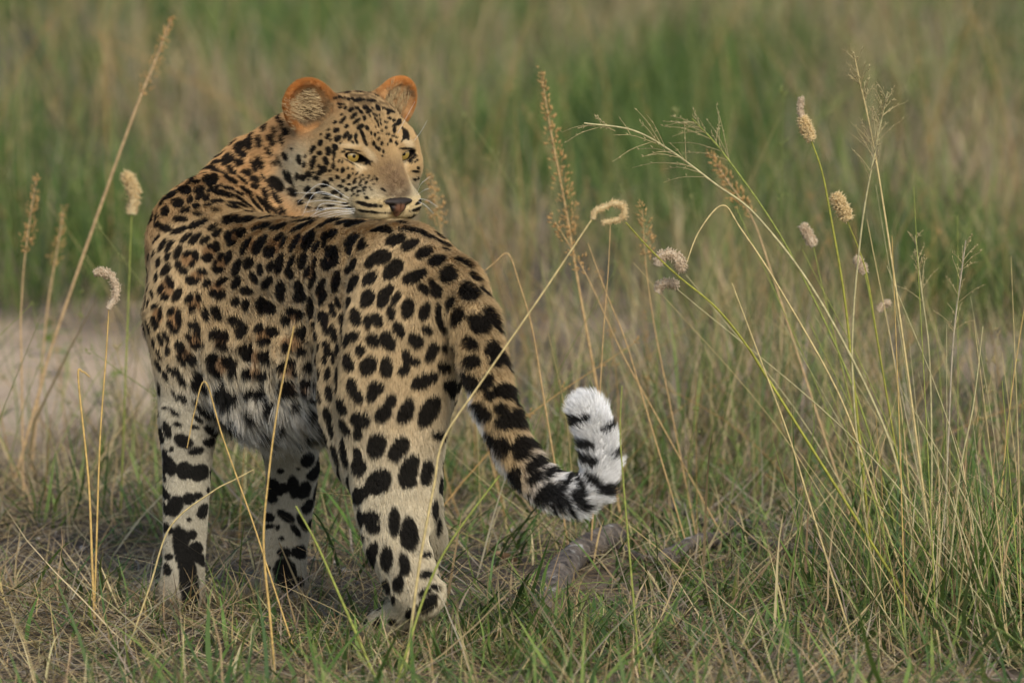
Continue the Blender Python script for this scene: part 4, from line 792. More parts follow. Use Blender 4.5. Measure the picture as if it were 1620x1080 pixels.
-1688 5541 7402 43 -33 -72 -42 -88 -19 66 -45 60;-1704 5477 7361 42 51 -3 1 -32 -41 71 -55 44;-1738 5549 7468 22 -12 -36 -16 -40 -7 73 -39 56;
-1649 5516 7325 22 26 -2 0 -14 -19 70 -57 42;-1747 5402 7310 21 30 24 11 8 -10 70 -68 22;-1890 5291 7384 34 29 -2 0 -9 -19 63 -70 33;
-1835 5332 7359 28 26 -2 0 -8 -17 66 -68 32;-1585 5646 7004 65 50 52 17 -16 -19 5 -74 67;-1507 5689 6978 28 40 -3 0 -4 -20 82 -57 12;
-1530 5702 7056 29 0 0 0 -20 -16 -1 -62 78;-2166 5263 7653 16 -14 -26 -14 -13 -8 33 -73 60;-2133 5244 7610 12 -17 -31 -18 -13 -6 35 -75 56;
-2089 5291 7640 20 -2 -16 -11 -17 -12 42 -69 59;-2115 5217 7556 6 -16 -30 -17 -9 -2 36 -79 50;-2077 5249 7576 13 -7 -22 -14 -12 -8 40 -78 48;
-2154 5185 7524 8 -7 -21 -13 -7 -4 32 -85 43;-2189 5311 7717 22 -15 -25 -15 -17 -12 28 -69 67;-2235 5352 7770 24 -14 -19 -12 -22 -14 25 -61 75;
-2145 5310 7695 15 -16 -24 -14 -14 -8 33 -68 66;-2214 5416 7811 22 -8 -12 -8 -24 -13 26 -54 80;-2101 5344 7704 8 -17 -20 -13 -13 -4 42 -61 67;
-2250 5271 7697 15 -11 -17 -11 -10 -8 20 -73 65;-2445 4989 6815 32 7 27 9 4 -11 28 -96 -10;-2395 5002 6764 18 3 22 15 1 -13 9 -99 4;
-2351 5005 6786 23 -1 0 0 -2 -14 -3 -99 14;-2323 4988 6726 17 4 29 15 -6 -8 -24 -94 26;-2256 4973 6755 21 5 36 17 -12 -9 -40 -84 36;
-2289 4948 6663 25 4 30 18 -16 -13 -40 -80 44;-2205 4929 6708 26 -3 22 11 -10 -12 -40 -84 36;-2172 4937 6763 22 2 26 11 -9 -8 -38 -85 37;
-2127 4901 6721 12 9 34 22 -11 -7 -32 -88 35;-2378 4969 6617 27 -9 16 10 -14 -16 -48 -78 39;-2456 4999 6587 37 -14 1 0 -2 -22 -36 -93 10;
-2316 4915 6587 40 -12 15 8 -20 -20 -42 -72 55;-2171 4887 6645 26 -9 1 0 -9 -16 -30 -84 45;-2405 4935 6527 39 -28 12 6 -20 -20 -61 -66 44;
-2326 4886 6545 32 -19 1 0 -17 -19 -42 -67 62;-2237 4882 6595 22 -1 13 6 -9 -9 -34 -76 55;-2209 4844 6559 26 -7 1 0 -9 -11 -23 -76 61;
-2484 4996 6481 23 -21 2 0 -3 -17 -67 -73 14;-2421 4907 6466 26 -31 2 0 -15 -19 -71 -56 43;-2285 4773 6440 40 -18 -2 -2 -16 -24 -33 -77 54;
-2320 4834 6493 17 -10 1 0 -12 -13 -42 -69 60;-2042 4829 6577 31 -2 0 0 -7 -25 -5 -96 28;-2007 4823 6555 25 -1 0 0 -4 -20 -3 -98 18;
-2346 4773 6354 125 -81 -27 -8 -1 -30 -51 -84 17;-2234 4726 6329 57 -8 1 0 -1 -31 -13 -99 4;-2146 4723 6330 51 5 0 0 -1 -31 10 -99 5;
-2069 4742 6317 34 14 -1 0 -1 -23 38 -92 5;-2324 4777 6237 128 -72 -12 -3 12 -23 -49 -80 -34;-2169 4740 6223 98 14 -10 -2 12 -21 8 -86 -50;
-2048 4778 6214 97 60 -10 -1 7 -12 42 -76 -49;-1939 4896 6205 34 60 -5 0 15 -12 71 -45 -55;-1965 5042 6100 82 72 -20 -2 -9 -10 65 -62 44;
-1844 5119 6105 11 5 0 0 -2 -11 43 -88 18;-1468 5217 6353 25 116 38 20 63 -17 95 -26 16;-1500 5171 6240 62 109 36 12 50 -22 86 -37 -37;
-1575 5223 6130 79 47 26 3 36 -12 45 -29 -84;-1621 5068 6214 14 8 -1 0 6 -12 44 -81 -39;-1613 5251 6106 69 60 8 1 24 -8 37 -27 -89;
-1580 5209 6132 38 -80 50 6 30 -8 45 -29 -84;-1541 5654 6802 70 103 -7 0 9 -21 80 -55 -24;-1564 5706 6675 34 74 -5 0 25 -30 84 -41 -35;
-1515 5804 6691 -1 35 -31 -16 -47 3 87 -32 -38;-1502 5697 6855 0 8 -29 -19 -37 3 87 -47 -14;-1540 5639 6948 22 28 -2 0 -3 -17 78 -62 10;
-1601 5613 6984 39 64 36 15 -27 -12 -8 -45 89;''',
'B': '''-4341 3822 5887 118 -139 11 6 -124 -83 -61 -46 65;-5045 4046 5538 134 -77 6 2 -41 -108 -48 -82 30;-4906 3887 5287 114 -58 5 2 -29 -90 -45 -85 27;
-5399 4135 5066 4 -63 -143 -118 113 -10 -68 -68 28;-5255 3884 4626 1 -25 -165 -115 75 -7 -55 -83 12;-5533 4128 4652 1 -20 -128 -80 97 -9 -77 -63 9;
-4935 3774 4884 114 -62 6 2 -35 -108 -47 -84 26;-4517 3688 5502 117 -126 11 3 -67 -105 -70 -62 37;-4726 3935 5646 114 -56 5 3 -65 -106 -41 -78 47;
-4562 3564 5134 118 -139 12 2 -49 -106 -75 -61 26;-3630 2667 5850 116 -167 14 5 -139 -98 -69 -44 58;-4038 3268 5817 98 -140 12 5 -115 -83 -69 -44 57;
-3197 2115 5977 96 -150 12 4 -121 -63 -66 -37 66;-3048 1491 5561 1 -29 -106 -76 117 -10 -83 -53 14;-2747 1113 5770 2 -66 -84 -75 115 -10 -79 -49 36;
-3774 2514 4951 106 -138 13 0 -11 -90 -79 -60 7;-2880 1212 5280 0 -1 -90 -76 127 -11 -86 -51 1;-2628 816 5492 1 -20 -102 -54 85 -8 -84 -53 10;
-3305 1883 4863 96 -136 13 0 2 -91 -82 -58 -1;-4896 3595 4323 116 -88 9 1 -19 -109 -61 -78 13;-4481 3122 3991 166 -194 20 0 8 -130 -76 -65 -4;
-4447 3142 4367 116 -122 12 2 -34 -107 -72 -67 20;-5084 3707 4097 115 -72 7 0 0 -111 -53 -85 0;-4834 3597 3695 115 -88 9 -2 43 -115 -57 -77 -28;
-3729 2371 4508 134 -154 15 1 -34 -124 -75 -64 17;-3356 1871 4054 114 -129 13 0 10 -110 -75 -66 -6;-3393 1966 3768 113 -104 11 -1 34 -94 -64 -72 -25;
-3288 1819 4465 152 -196 19 1 -18 -107 -79 -60 10;-3915 2506 4185 153 -172 17 1 -19 -108 -75 -66 11;-3915 2497 3941 115 -130 13 0 9 -92 -74 -67 -6;
-3109 1697 3797 94 -93 10 -2 53 -96 -64 -68 -36;-2787 753 4906 67 -142 13 3 -110 -97 -85 -36 38;''',
'L': '''-2552 5076 7004 155 -24 -81 -6 -64 -10 44 -5 90;-2384 5020 6924 97 22 -47 -14 -19 -30 37 -86 36;-2240 5064 7121 95 -1 -113 -37 1 -31 -2 -100 -1;
-1638 5514 7258 92 117 -62 -30 -19 -51 73 -66 -18;-1708 5659 6992 4 -196 -95 -41 2 0 -2 -44 90;-2548 4958 7261 161 22 -1 0 3 -30 13 -99 -9;
-2429 5042 6956 112 -82 -46 -7 -87 -14 26 -17 95;''',
'E': '''-2526 4976 7183 145 41 -23 -3 4 -19 23 -94 -24;-2664 4953 7162 45 1 17 6 0 -18 1 -100 2;-2549 4969 6989 127 35 -76 -6 -7 -10 43 -84 33;
-2285 5073 7021 68 -60 -42 -11 7 -16 -62 -78 11;-1682 5500 7176 132 157 -10 0 11 -20 71 -62 -34;-1742 5692 7012 44 -45 -49 -14 -16 -11 15 -65 74;
-1569 5731 7110 27 -14 48 19 -5 -11 -31 -94 -11;-2309 5119 7001 54 -137 -14 -6 19 -14 -93 -36 -9;-2235 5032 6957 21 -16 -34 -11 1 -6 -27 -93 26;''',
}
SPOTS = {}
for k_, txt in SPOT_DATA.items():
    a_ = np.array([r.split() for r in txt.replace('\n', '').split(';') if r.strip()], float)
    SPOTS[k_] = [(r[:3]*1e-4, r[3:6]*1e-4, r[6:9]*1e-4, r[9:]/np.linalg.norm(r[9:])) for r in a_]
# markings on the sides the traced ones do not reach
def fill_spots():
    c0 = np.array([s[0] for s in SPOTS['K']]); r0 = np.array([np.linalg.norm(s[1]) for s in SPOTS['K']])
    cand = RNG.permutation(len(pts))[:16000]
    p, n = pts[cand], vn[cand]
    fl, fur, reg = prim_blend(p)
    z = np.zeros(len(p)); g = lambda k: reg.get(k, z)
    ok = (g('ear') < .2) & ~((g('tail') > .5) & (p[:, 2] > .22) & (p[:, 0] > .09)) & (p[:, 2] > .035)
    hd = p-EYE_MID
    ok &= ~((g('head') > .5) & ((hd@HF) > -.01))
    for i in range(0, len(p), 2000):
        d = np.linalg.norm(p[i:i+2000, None]-c0[None], axis=2)-r0[None]
        facing = n[i:i+2000, 1] < -.1
        ok[i:i+2000] &= d.min(1) > np.where(facing, .022, .012)
    size = .0125*(1-.6*g('head'))*(1-.25*g('foot'))*(1-.3*g('neck'))*(1-.2*g('shoulder'))
    acc_p, acc_r, out = [], [], []
    for i in np.nonzero(ok)[0]:
        r = size[i]*RNG.uniform(.75, 1.2)
        if acc_p:
            d = np.linalg.norm(np.array(acc_p)-p[i], axis=1)
            if (d < (np.array(acc_r)+r)*1.42).any(): continue
        acc_p.append(p[i]); acc_r.append(r)
        t = fl[i]-n[i]*(fl[i]@n[i]); t /= np.linalg.norm(t)+1e-9
        b = np.cross(n[i], t)
        th = RNG.uniform(-.6, .6); t, b = t*math.cos(th)+b*math.sin(th), b*math.cos(th)-t*math.sin(th)
        out.append((p[i], t*r*RNG.uniform(1, 1.3), b*r*RNG.uniform(.65, .95), n[i]))
    return out
SPOTS['K'] = SPOTS['K'] + fill_spots()
print('filled', len(SPOTS['K']), time.time()-T0)
fl_v, fur_v, reg_v = prim_blend(pts)
col_v = coat_color(pts, vn, reg_v)
set_color(body_me, 'coat', col_v)
m_skin, t_, b_ = nodes_mat('leopard_skin')
at_ = t_.nodes.new('ShaderNodeAttribute'); at_.attribute_name = 'coat'
t_.links.new(at_.outputs['Color'], b_.inputs['Base Color']); b_.inputs['Roughness'].default_value = .85
b_.inputs['Specular IOR Level'].default_value = .2
leopard = link('leopard', body_me, None, m_skin)
tag(leopard, 'spotted leopard standing in the grass, looking back over its rump', 'leopard')
# fur: hairs rooted over the whole skin
tri = np.concatenate([quads[:, [0, 1, 2]], quads[:, [0, 2, 3]]])
ar = np.linalg.norm(np.cross(pts[tri[:, 1]]-pts[tri[:, 0]], pts[tri[:, 2]]-pts[tri[:, 0]]), axis=1)/2
z_ = np.zeros(len(pts)); headw = reg_v.get('head', z_)+reg_v.get('ear', z_)
dens_v = .34 + .75*headw + .12*reg_v.get('foot', z_)
dens = dens_v[tri].mean(1)*ar
print('area', ar.sum())
NH = int(dens.sum()*1e6)
cum = np.cumsum(dens); pick = np.searchsorted(cum, RNG.random(NH)*cum[-1]).clip(0, len(tri)-1)
w = RNG.dirichlet((1, 1, 1), NH)
root = (pts[tri[pick]]*w[:, :, None]).sum(1)
hn = (vn[tri[pick]]*w[:, :, None]).sum(1); hn /= np.linalg.norm(hn, axis=1)[:, None]
hf = (fl_v[tri[pick]]*w[:, :, None]).sum(1)
L = (fur_v[tri[pick]]*w).sum(1)
tailw = (reg_v.get('tail', z_)[tri[pick]]*w).sum(1); bellyw = (reg_v.get('belly', z_)[tri[pick]]*w).sum(1)
hw = (headw[tri[pick]]*w).sum(1)
L = L*(1 + 1.1*smoothstep(.40, .30, root[:, 2])*bellyw)*RNG.uniform(.65, 1.2, NH)
eyed = np.minimum(np.linalg.norm(root-H(.048, .004, 0), axis=1), np.linalg.norm(root-H(-.048, .004, 0), axis=1))
L = L*(.3+.7*smoothstep(.016, .04, eyed))
ht = hf - hn*(hf*hn).sum(1)[:, None]
ht /= np.linalg.norm(ht, axis=1)[:, None]+1e-6
jit = RNG.normal(0, 1, (NH, 3)); jit -= hn*(jit*hn).sum(1)[:, None]
clump = np.stack([vnoise(root, 60, 21+k)-.5 for k in range(3)], 1)
ht = ht + jit*.16 + clump*(.4+.9*bellyw+.3*tailw)[:, None]; ht /= np.linalg.norm(ht, axis=1)[:, None]
lay = (.87 - .22*tailw - .12*bellyw)[:, None]*np.ones((1, 1))
rise = np.sqrt(np.clip(1-lay**2, .05, 1))
p1 = root + (hn*rise*1.15 + ht*lay*.8)*(L*.45)[:, None]
grav = np.array([0, 0, -1.])*(.15+.5*bellyw)[:, None]
d2 = ht*lay + hn*rise*.55 + grav*.35; d2 /= np.linalg.norm(d2, axis=1)[:, None]
p2 = p1 + d2*(L*.55)[:, None]
root = root - hn*.0008
fur_pts = np.stack([root, p1, p2], 1)
# each hair takes the marking that lies under its middle
reg_h = {k: (v[tri[pick]]*w).sum(1) for k, v in reg_v.items()}
hc = coat_color(root + ht*(L*.38)[:, None], hn, reg_h)
hc = np.clip(hc*(1+RNG.uniform(-.2, .2, (NH, 1))*(1+.7*bellyw[:, None])), .002, .95)
def hair_object(name, P3, radius_root, radius_tip, color, mat, parent):
    n, k = P3.shape[:2]
    hcv = bpy.data.hair_curves.new(name)
    hcv.add_curves([k]*n)
    hcv.position_data.foreach_set('vector', np.ascontiguousarray(P3, np.float32).ravel())
    ra = hcv.attributes.get('radius') or hcv.attributes.new('radius', 'FLOAT', 'POINT')
    t = np.linspace(0, 1, k)[None]
    rr = radius_root[:, None]*(1-t**1.5)+radius_tip*t**1.5
    ra.data.foreach_set('value', rr.astype(np.float32).ravel())
    ca = hcv.attributes.new('coat', 'FLOAT_COLOR', 'CURVE')
    c4 = np.ones((n, 4), np.float32); c4[:, :3] = color
    ca.data.foreach_set('color', c4.ravel())
    o = link(name, hcv, parent, mat)
    return o
m_fur, t_, b_ = nodes_mat('fur')
at_ = t_.nodes.new('ShaderNodeAttribute'); at_.attribute_name = 'coat'
t_.links.new(at_.outputs['Color'], b_.inputs['Base Color']); b_.inputs['Roughness'].default_value = .7
b_.inputs['Specular IOR Level'].default_value = .12
fur = hair_object('fur', fur_pts, (.00042-.00017*hw)*RNG.uniform(.8, 1.2, NH), .00008, hc, m_fur, leopard)
print('fur', NH, time.time()-T0)
# ------------------------------------------------------------------ eyes, nose, whiskers
def uv_cap(radius, half_angle, rings, segs, dz=0.0):
    """spherical cap about +Z"""
    v, f = [(0, 0, radius+dz)], []
    for i in range(1, rings+1):
        a = half_angle*i/rings
        for j in range(segs):
            b = 2*math.pi*j/segs
            v.append((radius*math.sin(a)*math.cos(b), radius*math.sin(a)*math.sin(b), radius*math.cos(a)+dz))
    tris = [(0, 1+j, 1+(j+1) % segs) for j in range(segs)]
    q = [(1+(i-1)*segs+j, 1+i*segs+j, 1+i*segs+(j+1) % segs, 1+(i-1)*segs+(j+1) % segs) for i in range(1, rings) for j in range(segs)]
    return np.array(v, float), [np.array(tris), np.array(q)]
m_ball, t_, b_ = nodes_mat('eyeball'); b_.inputs['Base Color'].default_value = (.012, .008, .006, 1); b_.inputs['Roughness'].default_value = .12
m_iris, t_, b_ = nodes_mat('iris')
tc = t_.nodes.new('ShaderNodeTexCoord'); nz = t_.nodes.new('ShaderNodeTexNoise'); nz.inputs['Scale'].default_value = 900
cr = t_.nodes.new('ShaderNodeValToRGB'); cr.color_ramp.elements[0].color = (.18, .11, .022, 1); cr.color_ramp.elements[1].color = (.44, .30, .065, 1)
t_.links.new(tc.outputs['Object'], nz.inputs['Vector']); t_.links.new(nz.outputs['Fac'], cr.inputs[0]); t_.links.new(cr.outputs[0], b_.inputs['Base Color'])
b_.inputs['Roughness'].default_value = .3; b_.inputs['Coat Weight'].default_value = 1.0; b_.inputs['Coat Roughness'].default_value = .03
m_pupil, t_, b_ = nodes_mat('pupil'); b_.inputs['Base Color'].default_value = (.004, .004, .004, 1); b_.inputs['Roughness'].default_value = .05
EYE_R = .0158
for sg, gaze in ((-1, (.44, -1, -.03)), (1, (.30, -1, -.03))):
    c = H(.048*sg, -.0065, -.0005)
    q = Vector(gaze).to_track_quat('Z', 'Y')
    v, f = uv_cap(EYE_R, math.pi*.98, 24, 32)
    eye = link('eye', mesh_np('eye', v, f), leopard, m_ball); eye.location = c; eye.rotation_mode = 'QUATERNION'; eye.rotation_quaternion = q
    v, f = uv_cap(EYE_R+.0003, math.radians(36), 10, 32); link('iris', mesh_np('iris', v, f), eye, m_iris)
    v, f = uv_cap(EYE_R+.0006, math.radians(10), 6, 24); link('pupil', mesh_np('pupil', v, f), eye, m_pupil)
def local_sdf(parts, lo, hi, vox):
    lo, hi = np.array(lo), np.array(hi); n = np.ceil((hi-lo)/vox).astype(int)
    g = np.stack(np.meshgrid(*[lo[k]+vox*np.arange(n[k]) for k in range(3)], indexing='ij'), -1)
    f = np.full(n, .02)
    for c, r, k, cut in parts:
        q = g-np.array(c); r = np.array(r)
        k0 = np.sqrt(((q/r)**2).sum(-1)); k1 = np.sqrt(((q/(r*r))**2).sum(-1))+1e-9; d = k0*(k0-1)/k1
        if cut:
            h = np.clip(.5+.5*(-d-f)/k, 0, 1); f = f*(1-h)-d*h+k*h*(1-h)
        else:
            h = np.clip(.5+.5*(f-d)/k, 0, 1); f = f*(1-h)+d*h-k*h*(1-h)
    vg_ = openvdb.FloatGrid(.02); vg_.copyFromArray(f.astype(np.float32))
    v, q = vg_.convertToQuads(0.0)
    v = np.asarray(v, float)*vox+lo; q = np.asarray(q)
    fn_ = quad_normals(v, q)
    if (fn_*v[q[:, 0]]).sum() < 0: q = q[:, ::-1]
    return v, q
v, q = local_sdf([((0, .066, -.0605), (.028, .011, .0070), .004, False), ((0, .069, -.068), (.014, .0095, .011), .006, False), ((0, .066, -.079), (.0038, .006, .007), .005, False),
                  ((.0165, .078, -.0660), (.0085, .0065, .0042), .002, True), ((-.0165, .078, -.0660), (.0085, .0065, .0042), .002, True), ((0, .080, -.074), (.0012, .006, .014), .002, True)],
                 (-.032, .045, -.098), (.032, .085, -.045), .0009)
pink = smoothstep(.012, .005, np.abs(v[:, 0]))*smoothstep(-.060, -.066, v[:, 2])
ncol = mix(np.tile(srgb(44, 36, 30), (len(v), 1)), srgb(112, 76, 54)[None], pink)
ncol = mix(ncol, srgb(16, 13, 13)[None], smoothstep(.010, .013, np.abs(v[:, 0]))*smoothstep(-.062, -.065, v[:, 2]))
me = mesh_np('nose', EYE_MID + v[:, :1]*HS + v[:, 1:2]*HF + v[:, 2:]*HU, q); set_color(me, 'coat', ncol)
m_nose, t_, b_ = nodes_mat('nose_leather')
at_ = t_.nodes.new('ShaderNodeAttribute'); at_.attribute_name = 'coat'; t_.links.new(at_.outputs['Color'], b_.inputs['Base Color'])
b_.inputs['Roughness'].default_value = .6; b_.inputs['Specular IOR Level'].default_value = .3
nz = t_.nodes.new('ShaderNodeTexNoise'); nz.inputs['Scale'].default_value = 1500; bp = t_.nodes.new('ShaderNodeBump'); bp.inputs['Strength'].default_value = .3; bp.inputs['Distance'].default_value = .0005
t_.links.new(nz.outputs['Fac'], bp.inputs['Height']); t_.links.new(bp.outputs['Normal'], b_.inputs['Normal'])
link('nose', me, leopard, m_nose)
def tube(points, radii, sides=6):
    points = np.asarray(points, float); n = len(points)
    tg = np.gradient(points, axis=0); tg /= np.linalg.norm(tg, axis=1)[:, None]+1e-12
    ref = np.array([.31, .2, .93]) if abs(tg[0, 2]) < .8 else np.array([.9, .3, .1])
    a = np.cross(tg, ref); a /= np.linalg.norm(a, axis=1)[:, None]+1e-12
    b = np.cross(tg, a)
    th = np.arange(sides)*2*math.pi/sides
    v = points[:, None] + np.asarray(radii)[:, None, None]*(np.cos(th)[None, :, None]*a[:, None]+np.sin(th)[None, :, None]*b[:, None])
    idx = np.arange(n*sides).reshape(n, sides)
    q = np.stack([idx[:-1], np.roll(idx[:-1], -1, 1), np.roll(idx[1:], -1, 1), idx[1:]], -1).reshape(-1, 4)
    return v.reshape(-1, 3), q
def spline(ctrl, n):
    """Catmull-Rom through control points"""
    c = np.asarray(ctrl, float); c = np.vstack([2*c[0]-c[1], c, 2*c[-1]-c[-2]])
    m = len(c)-3; t = np.linspace(0, m-1e-9, n); i = t.astype(int); f = (t-i)[:, None]
    p0, p1, p2, p3 = c[i], c[i+1], c[i+2], c[i+3]
    return .5*(2*p1+(p2-p0)*f+(2*p0-5*p1+4*p2-p3)*f**2+(3*p1-p0-3*p2+p3)*f**3)
m_wh, t_, b_ = nodes_mat('whisker'); b_.inputs['Base Color'].default_value = (.86, .85, .80, 1); b_.inputs['Roughness'].default_value = .4
for cp in ([(549, 317, .50), (510, 306, .47), (466, 305, .47)], [(548, 321, .50), (512, 317, .47), (480, 321, .47)], [(562, 330, .49), (515, 331, .46), (487, 345, .45)],
           [(562, 333, .49), (522, 335, .46), (492, 344, .45)], [(558, 335, .49), (530, 337, .46), (503, 344, .45)], [(552, 314, .50), (508, 291, .46), (470, 321, .45)],
           [(545, 316, .50), (501, 304, .46), (477, 343, .45)], [(550, 326, .50), (511, 322, .46), (498, 338, .45)], [(555, 331, .49), (520, 329, .46), (482, 336, .45)],
           [(560, 337, .49), (535, 340, .47), (512, 345, .46)],
           [(660, 304, .52), (667, 290, .50), (681, 279, .50)], [(661, 308, .52), (671, 301, .50), (679, 298, .50)], [(661, 314, .52), (676, 317, .50), (692, 327, .50)],
           [(660, 318, .52), (673, 325, .50), (686, 338, .50)], [(629, 211, .53), (645, 182, .51), (657, 160, .50)], [(656, 222, .56), (668, 205, .55), (676, 190, .54)]):
    pp = spline([P(*c) for c in cp], 14)
    v, q = tube(pp, np.linspace(.00036, .00012, 14), 5)
    link('whisker', mesh_np('whisker', v, q), leopard, m_wh)
# pale hairs inside the ears
tuft = []; tcol = []
for c, EA in EARS:
    for i in range(420):
        x, z = RNG.uniform(-.030, .024), RNG.uniform(-.030, .022)
        r0 = c + EA[0]*x + EA[1]*(-.004 + .006*abs(x)/.03) + EA[2]*z
        sgn = 1 if EA[0]@HS < 0 else -1
        d = EA[0]*sgn*RNG.uniform(.55, .8) + EA[1]*.35 + EA[2]*RNG.uniform(.2, .6)
        d /= np.linalg.norm(d); l = RNG.uniform(.009, .019)
        tuft.append([r0, r0+d*l*.5+EA[1]*.002, r0+d*l+EA[2]*.003]); tcol.append(srgb(212, 186, 140)*RNG.uniform(.6, 1.1))
hair_object('ear_tuft', np.array(tuft), np.full(len(tuft), .00036), .00012, np.array(tcol), m_fur, leopard)
print('face', time.time()-T0)
# ------------------------------------------------------------------ single stems, seed heads, wood and stones
SR = np.random.default_rng(23)
def flat_mat(name, c, rough=.7, trans=.0, vary=.25, scale=120):
    m, t, b = nodes_mat(name)
    n = t.nodes.new('ShaderNodeTexNoise'); n.inputs['Scale'].default_value = scale; tcn = t.nodes.new('ShaderNodeTexCoord'); t.links.new(tcn.outputs['Object'], n.inputs['Vector'])
    r = t.nodes.new('ShaderNodeValToRGB'); t.links.new(n.outputs['Fac'], r.inputs[0])
    r.color_ramp.elements[0].position, r.color_ramp.elements[1].position = .3, .7
    r.color_ramp.elements[0].color = (*np.clip(c*(1-vary), 0, 1), 1); r.color_ramp.elements[1].color = (*np.clip(c*(1+vary), 0, 1), 1)
    t.links.new(r.outputs[0], b.inputs['Base Color']); b.inputs['Roughness'].default_value = rough; b.inputs['Specular IOR Level'].default_value = .3
    if trans:
        tr = t.nodes.new('ShaderNodeBsdfTranslucent'); t.links.new(r.outputs[0], tr.inputs['Color']); ms = t.nodes.new('ShaderNodeMixShader'); ms.inputs[0].default_value = trans
        t.links.new(b.outputs[0], ms.inputs[1]); t.links.new(tr.outputs[0], ms.inputs[2]); t.links.new(ms.outputs[0], t.nodes['Material Output'].inputs['Surface'])
    return m
M = {'straw': flat_mat('straw_stem', srgb(188, 168, 116)), 'gold': flat_mat('golden_stem', srgb(192, 160, 96)), 'red': flat_mat('reddish_stem', srgb(184, 154, 112)),
     'green': flat_mat('green_stem', srgb(140, 146, 70)), 'lime': flat_mat('lime_stem', srgb(150, 148, 62)), 'pale': flat_mat('pale_stem', srgb(172, 162, 118)), 'grey': flat_mat('grey_stem', srgb(160, 148, 124)),
     'orange': flat_mat('orange_stem', srgb(184, 152, 104)),
     'plume': flat_mat('plume', srgb(208, 168, 110), .8, .35), 'cream': flat_mat('catkin', srgb(242, 220, 172), .85, .5, .15, 400), 'white': flat_mat('pale_catkin', srgb(232, 214, 186), .85, .5, .15, 400),
     'panicle': flat_mat('panicle', srgb(180, 164, 118), .8, .2)}
def world_path(uv, yb, yt):
    n = len(uv); ys = np.linspace(yb, yt, n)
    return [P(u, v, y) for (u, v), y in zip(uv, ys)]
def spikelets(centers, dirs, length, radius):
    """slim four-sided seeds"""
    n = len(centers); centers = np.asarray(centers); d = np.asarray(dirs); d = d/np.linalg.norm(d, axis=1)[:, None]
    ref = SR.normal(0, 1, (n, 3)); a = np.cross(d, ref); a /= np.linalg.norm(a, axis=1)[:, None]; b = np.cross(d, a)
    L_ = (length*SR.uniform(.7, 1.3, n))[:, None]; R_ = (radius*SR.uniform(.7, 1.3, n))[:, None]
    v = np.stack([centers, centers+d*L_*.45+a*R_, centers+d*L_*.45+b*R_, centers+d*L_*.45-a*R_, centers+d*L_*.45-b*R_, centers+d*L_], 1)
    base = np.array([[0, 1, 2], [0, 2, 3], [0, 3, 4], [0, 4, 1], [5, 2, 1], [5, 3, 2], [5, 4, 3], [5, 1, 4]])
    return v.reshape(-1, 3), (base[None]+6*np.arange(n)[:, None, None]).reshape(-1, 3)
def frame_at(path):
    t = np.gradient(path, axis=0); t /= np.linalg.norm(t, axis=1)[:, None]
    a = np.cross(t, [0.3, -.9, .2]); a /= np.linalg.norm(a, axis=1)[:, None]; return t, a, np.cross(t, a)
def plume_mesh(axis, n, reach, size=.010):
    """close golden seed head: short branchlets pressed up along an axis"""
    path = spline(axis, 60); t, a, b = frame_at(path)
    k = SR.integers(0, 60, n); th = SR.uniform(0, 6.28, n); f = k/59
    env = np.clip(1.15-f, .12, 1)*np.clip(.35+3*f, 0, 1)
    out = a[k]*np.cos(th)[:, None]+b[k]*np.sin(th)[:, None]
    c = path[k] + out*(reach*env*SR.uniform(.15, 1, n))[:, None] + t[k]*(reach*.8*SR.random(n))[:, None]
    return spikelets(c, t[k]*.8+out*.7+SR.normal(0, .2, (n, 3)), size, size*.17)
def catkin_mesh(axis, radius, n):
    n = int(n*1.7)
    """fluffy cylinder of tiny bracts"""
    path = spline(axis, 50); t, a, b = frame_at(path)
    k = SR.integers(0, 50, n); th = SR.uniform(0, 6.28, n); f = k/49
    env = np.clip(np.sqrt(np.clip(1-(2*f-1)**4, 0, 1)), .35, 1)
    out = a[k]*np.cos(th)[:, None]+b[k]*np.sin(th)[:, None]
    c = path[k]+out*(radius*env*SR.uniform(.1, .75, n))[:, None]
    v1, f1 = spikelets(c, out+t[k]*.35+SR.normal(0, .45, (n, 3)), radius*.8, radius*.11)
    v2, q2 = tube(path, np.linspace(1, .8, 50)*radius*.72, 8)
    return np.vstack([v2, v1]), [q2, f1+len(v2)]
def panicle_mesh(axis, n, length):
    """airy head: hair-thin side branches with a few seeds"""
    path = spline(axis, 40); t, a, b = frame_at(path); V, F, o = [], [], 0
    seeds, sdirs = [], []
    for i in range(n):
        k = int(SR.integers(2, 39)); th = SR.uniform(0, 6.28); out = a[k]*math.cos(th)+b[k]*math.sin(th)
        d = t[k]*SR.uniform(.6, 1.1)+out*SR.uniform(.4, .95); d /= np.linalg.norm(d); l = length*SR.uniform(.4, 1)*(1.15-.7*k/39)
        pp = spline([path[k], path[k]+d*l*.55, path[k]+d*l+np.array([0, 0, -.12*l])], 6)
        v, q = tube(pp, np.linspace(.0006, .00032, 6), 4); V.append(v); F.append(q+o); o += len(v)
        for m_ in range(5): seeds.append(pp[int(SR.integers(1, 6))]); sdirs.append(d+SR.normal(0, .4, 3))
    v, f3 = spikelets(seeds, sdirs, .006, .0008); V.append(v)
    return np.concatenate(V), [np.concatenate(F), f3+o]
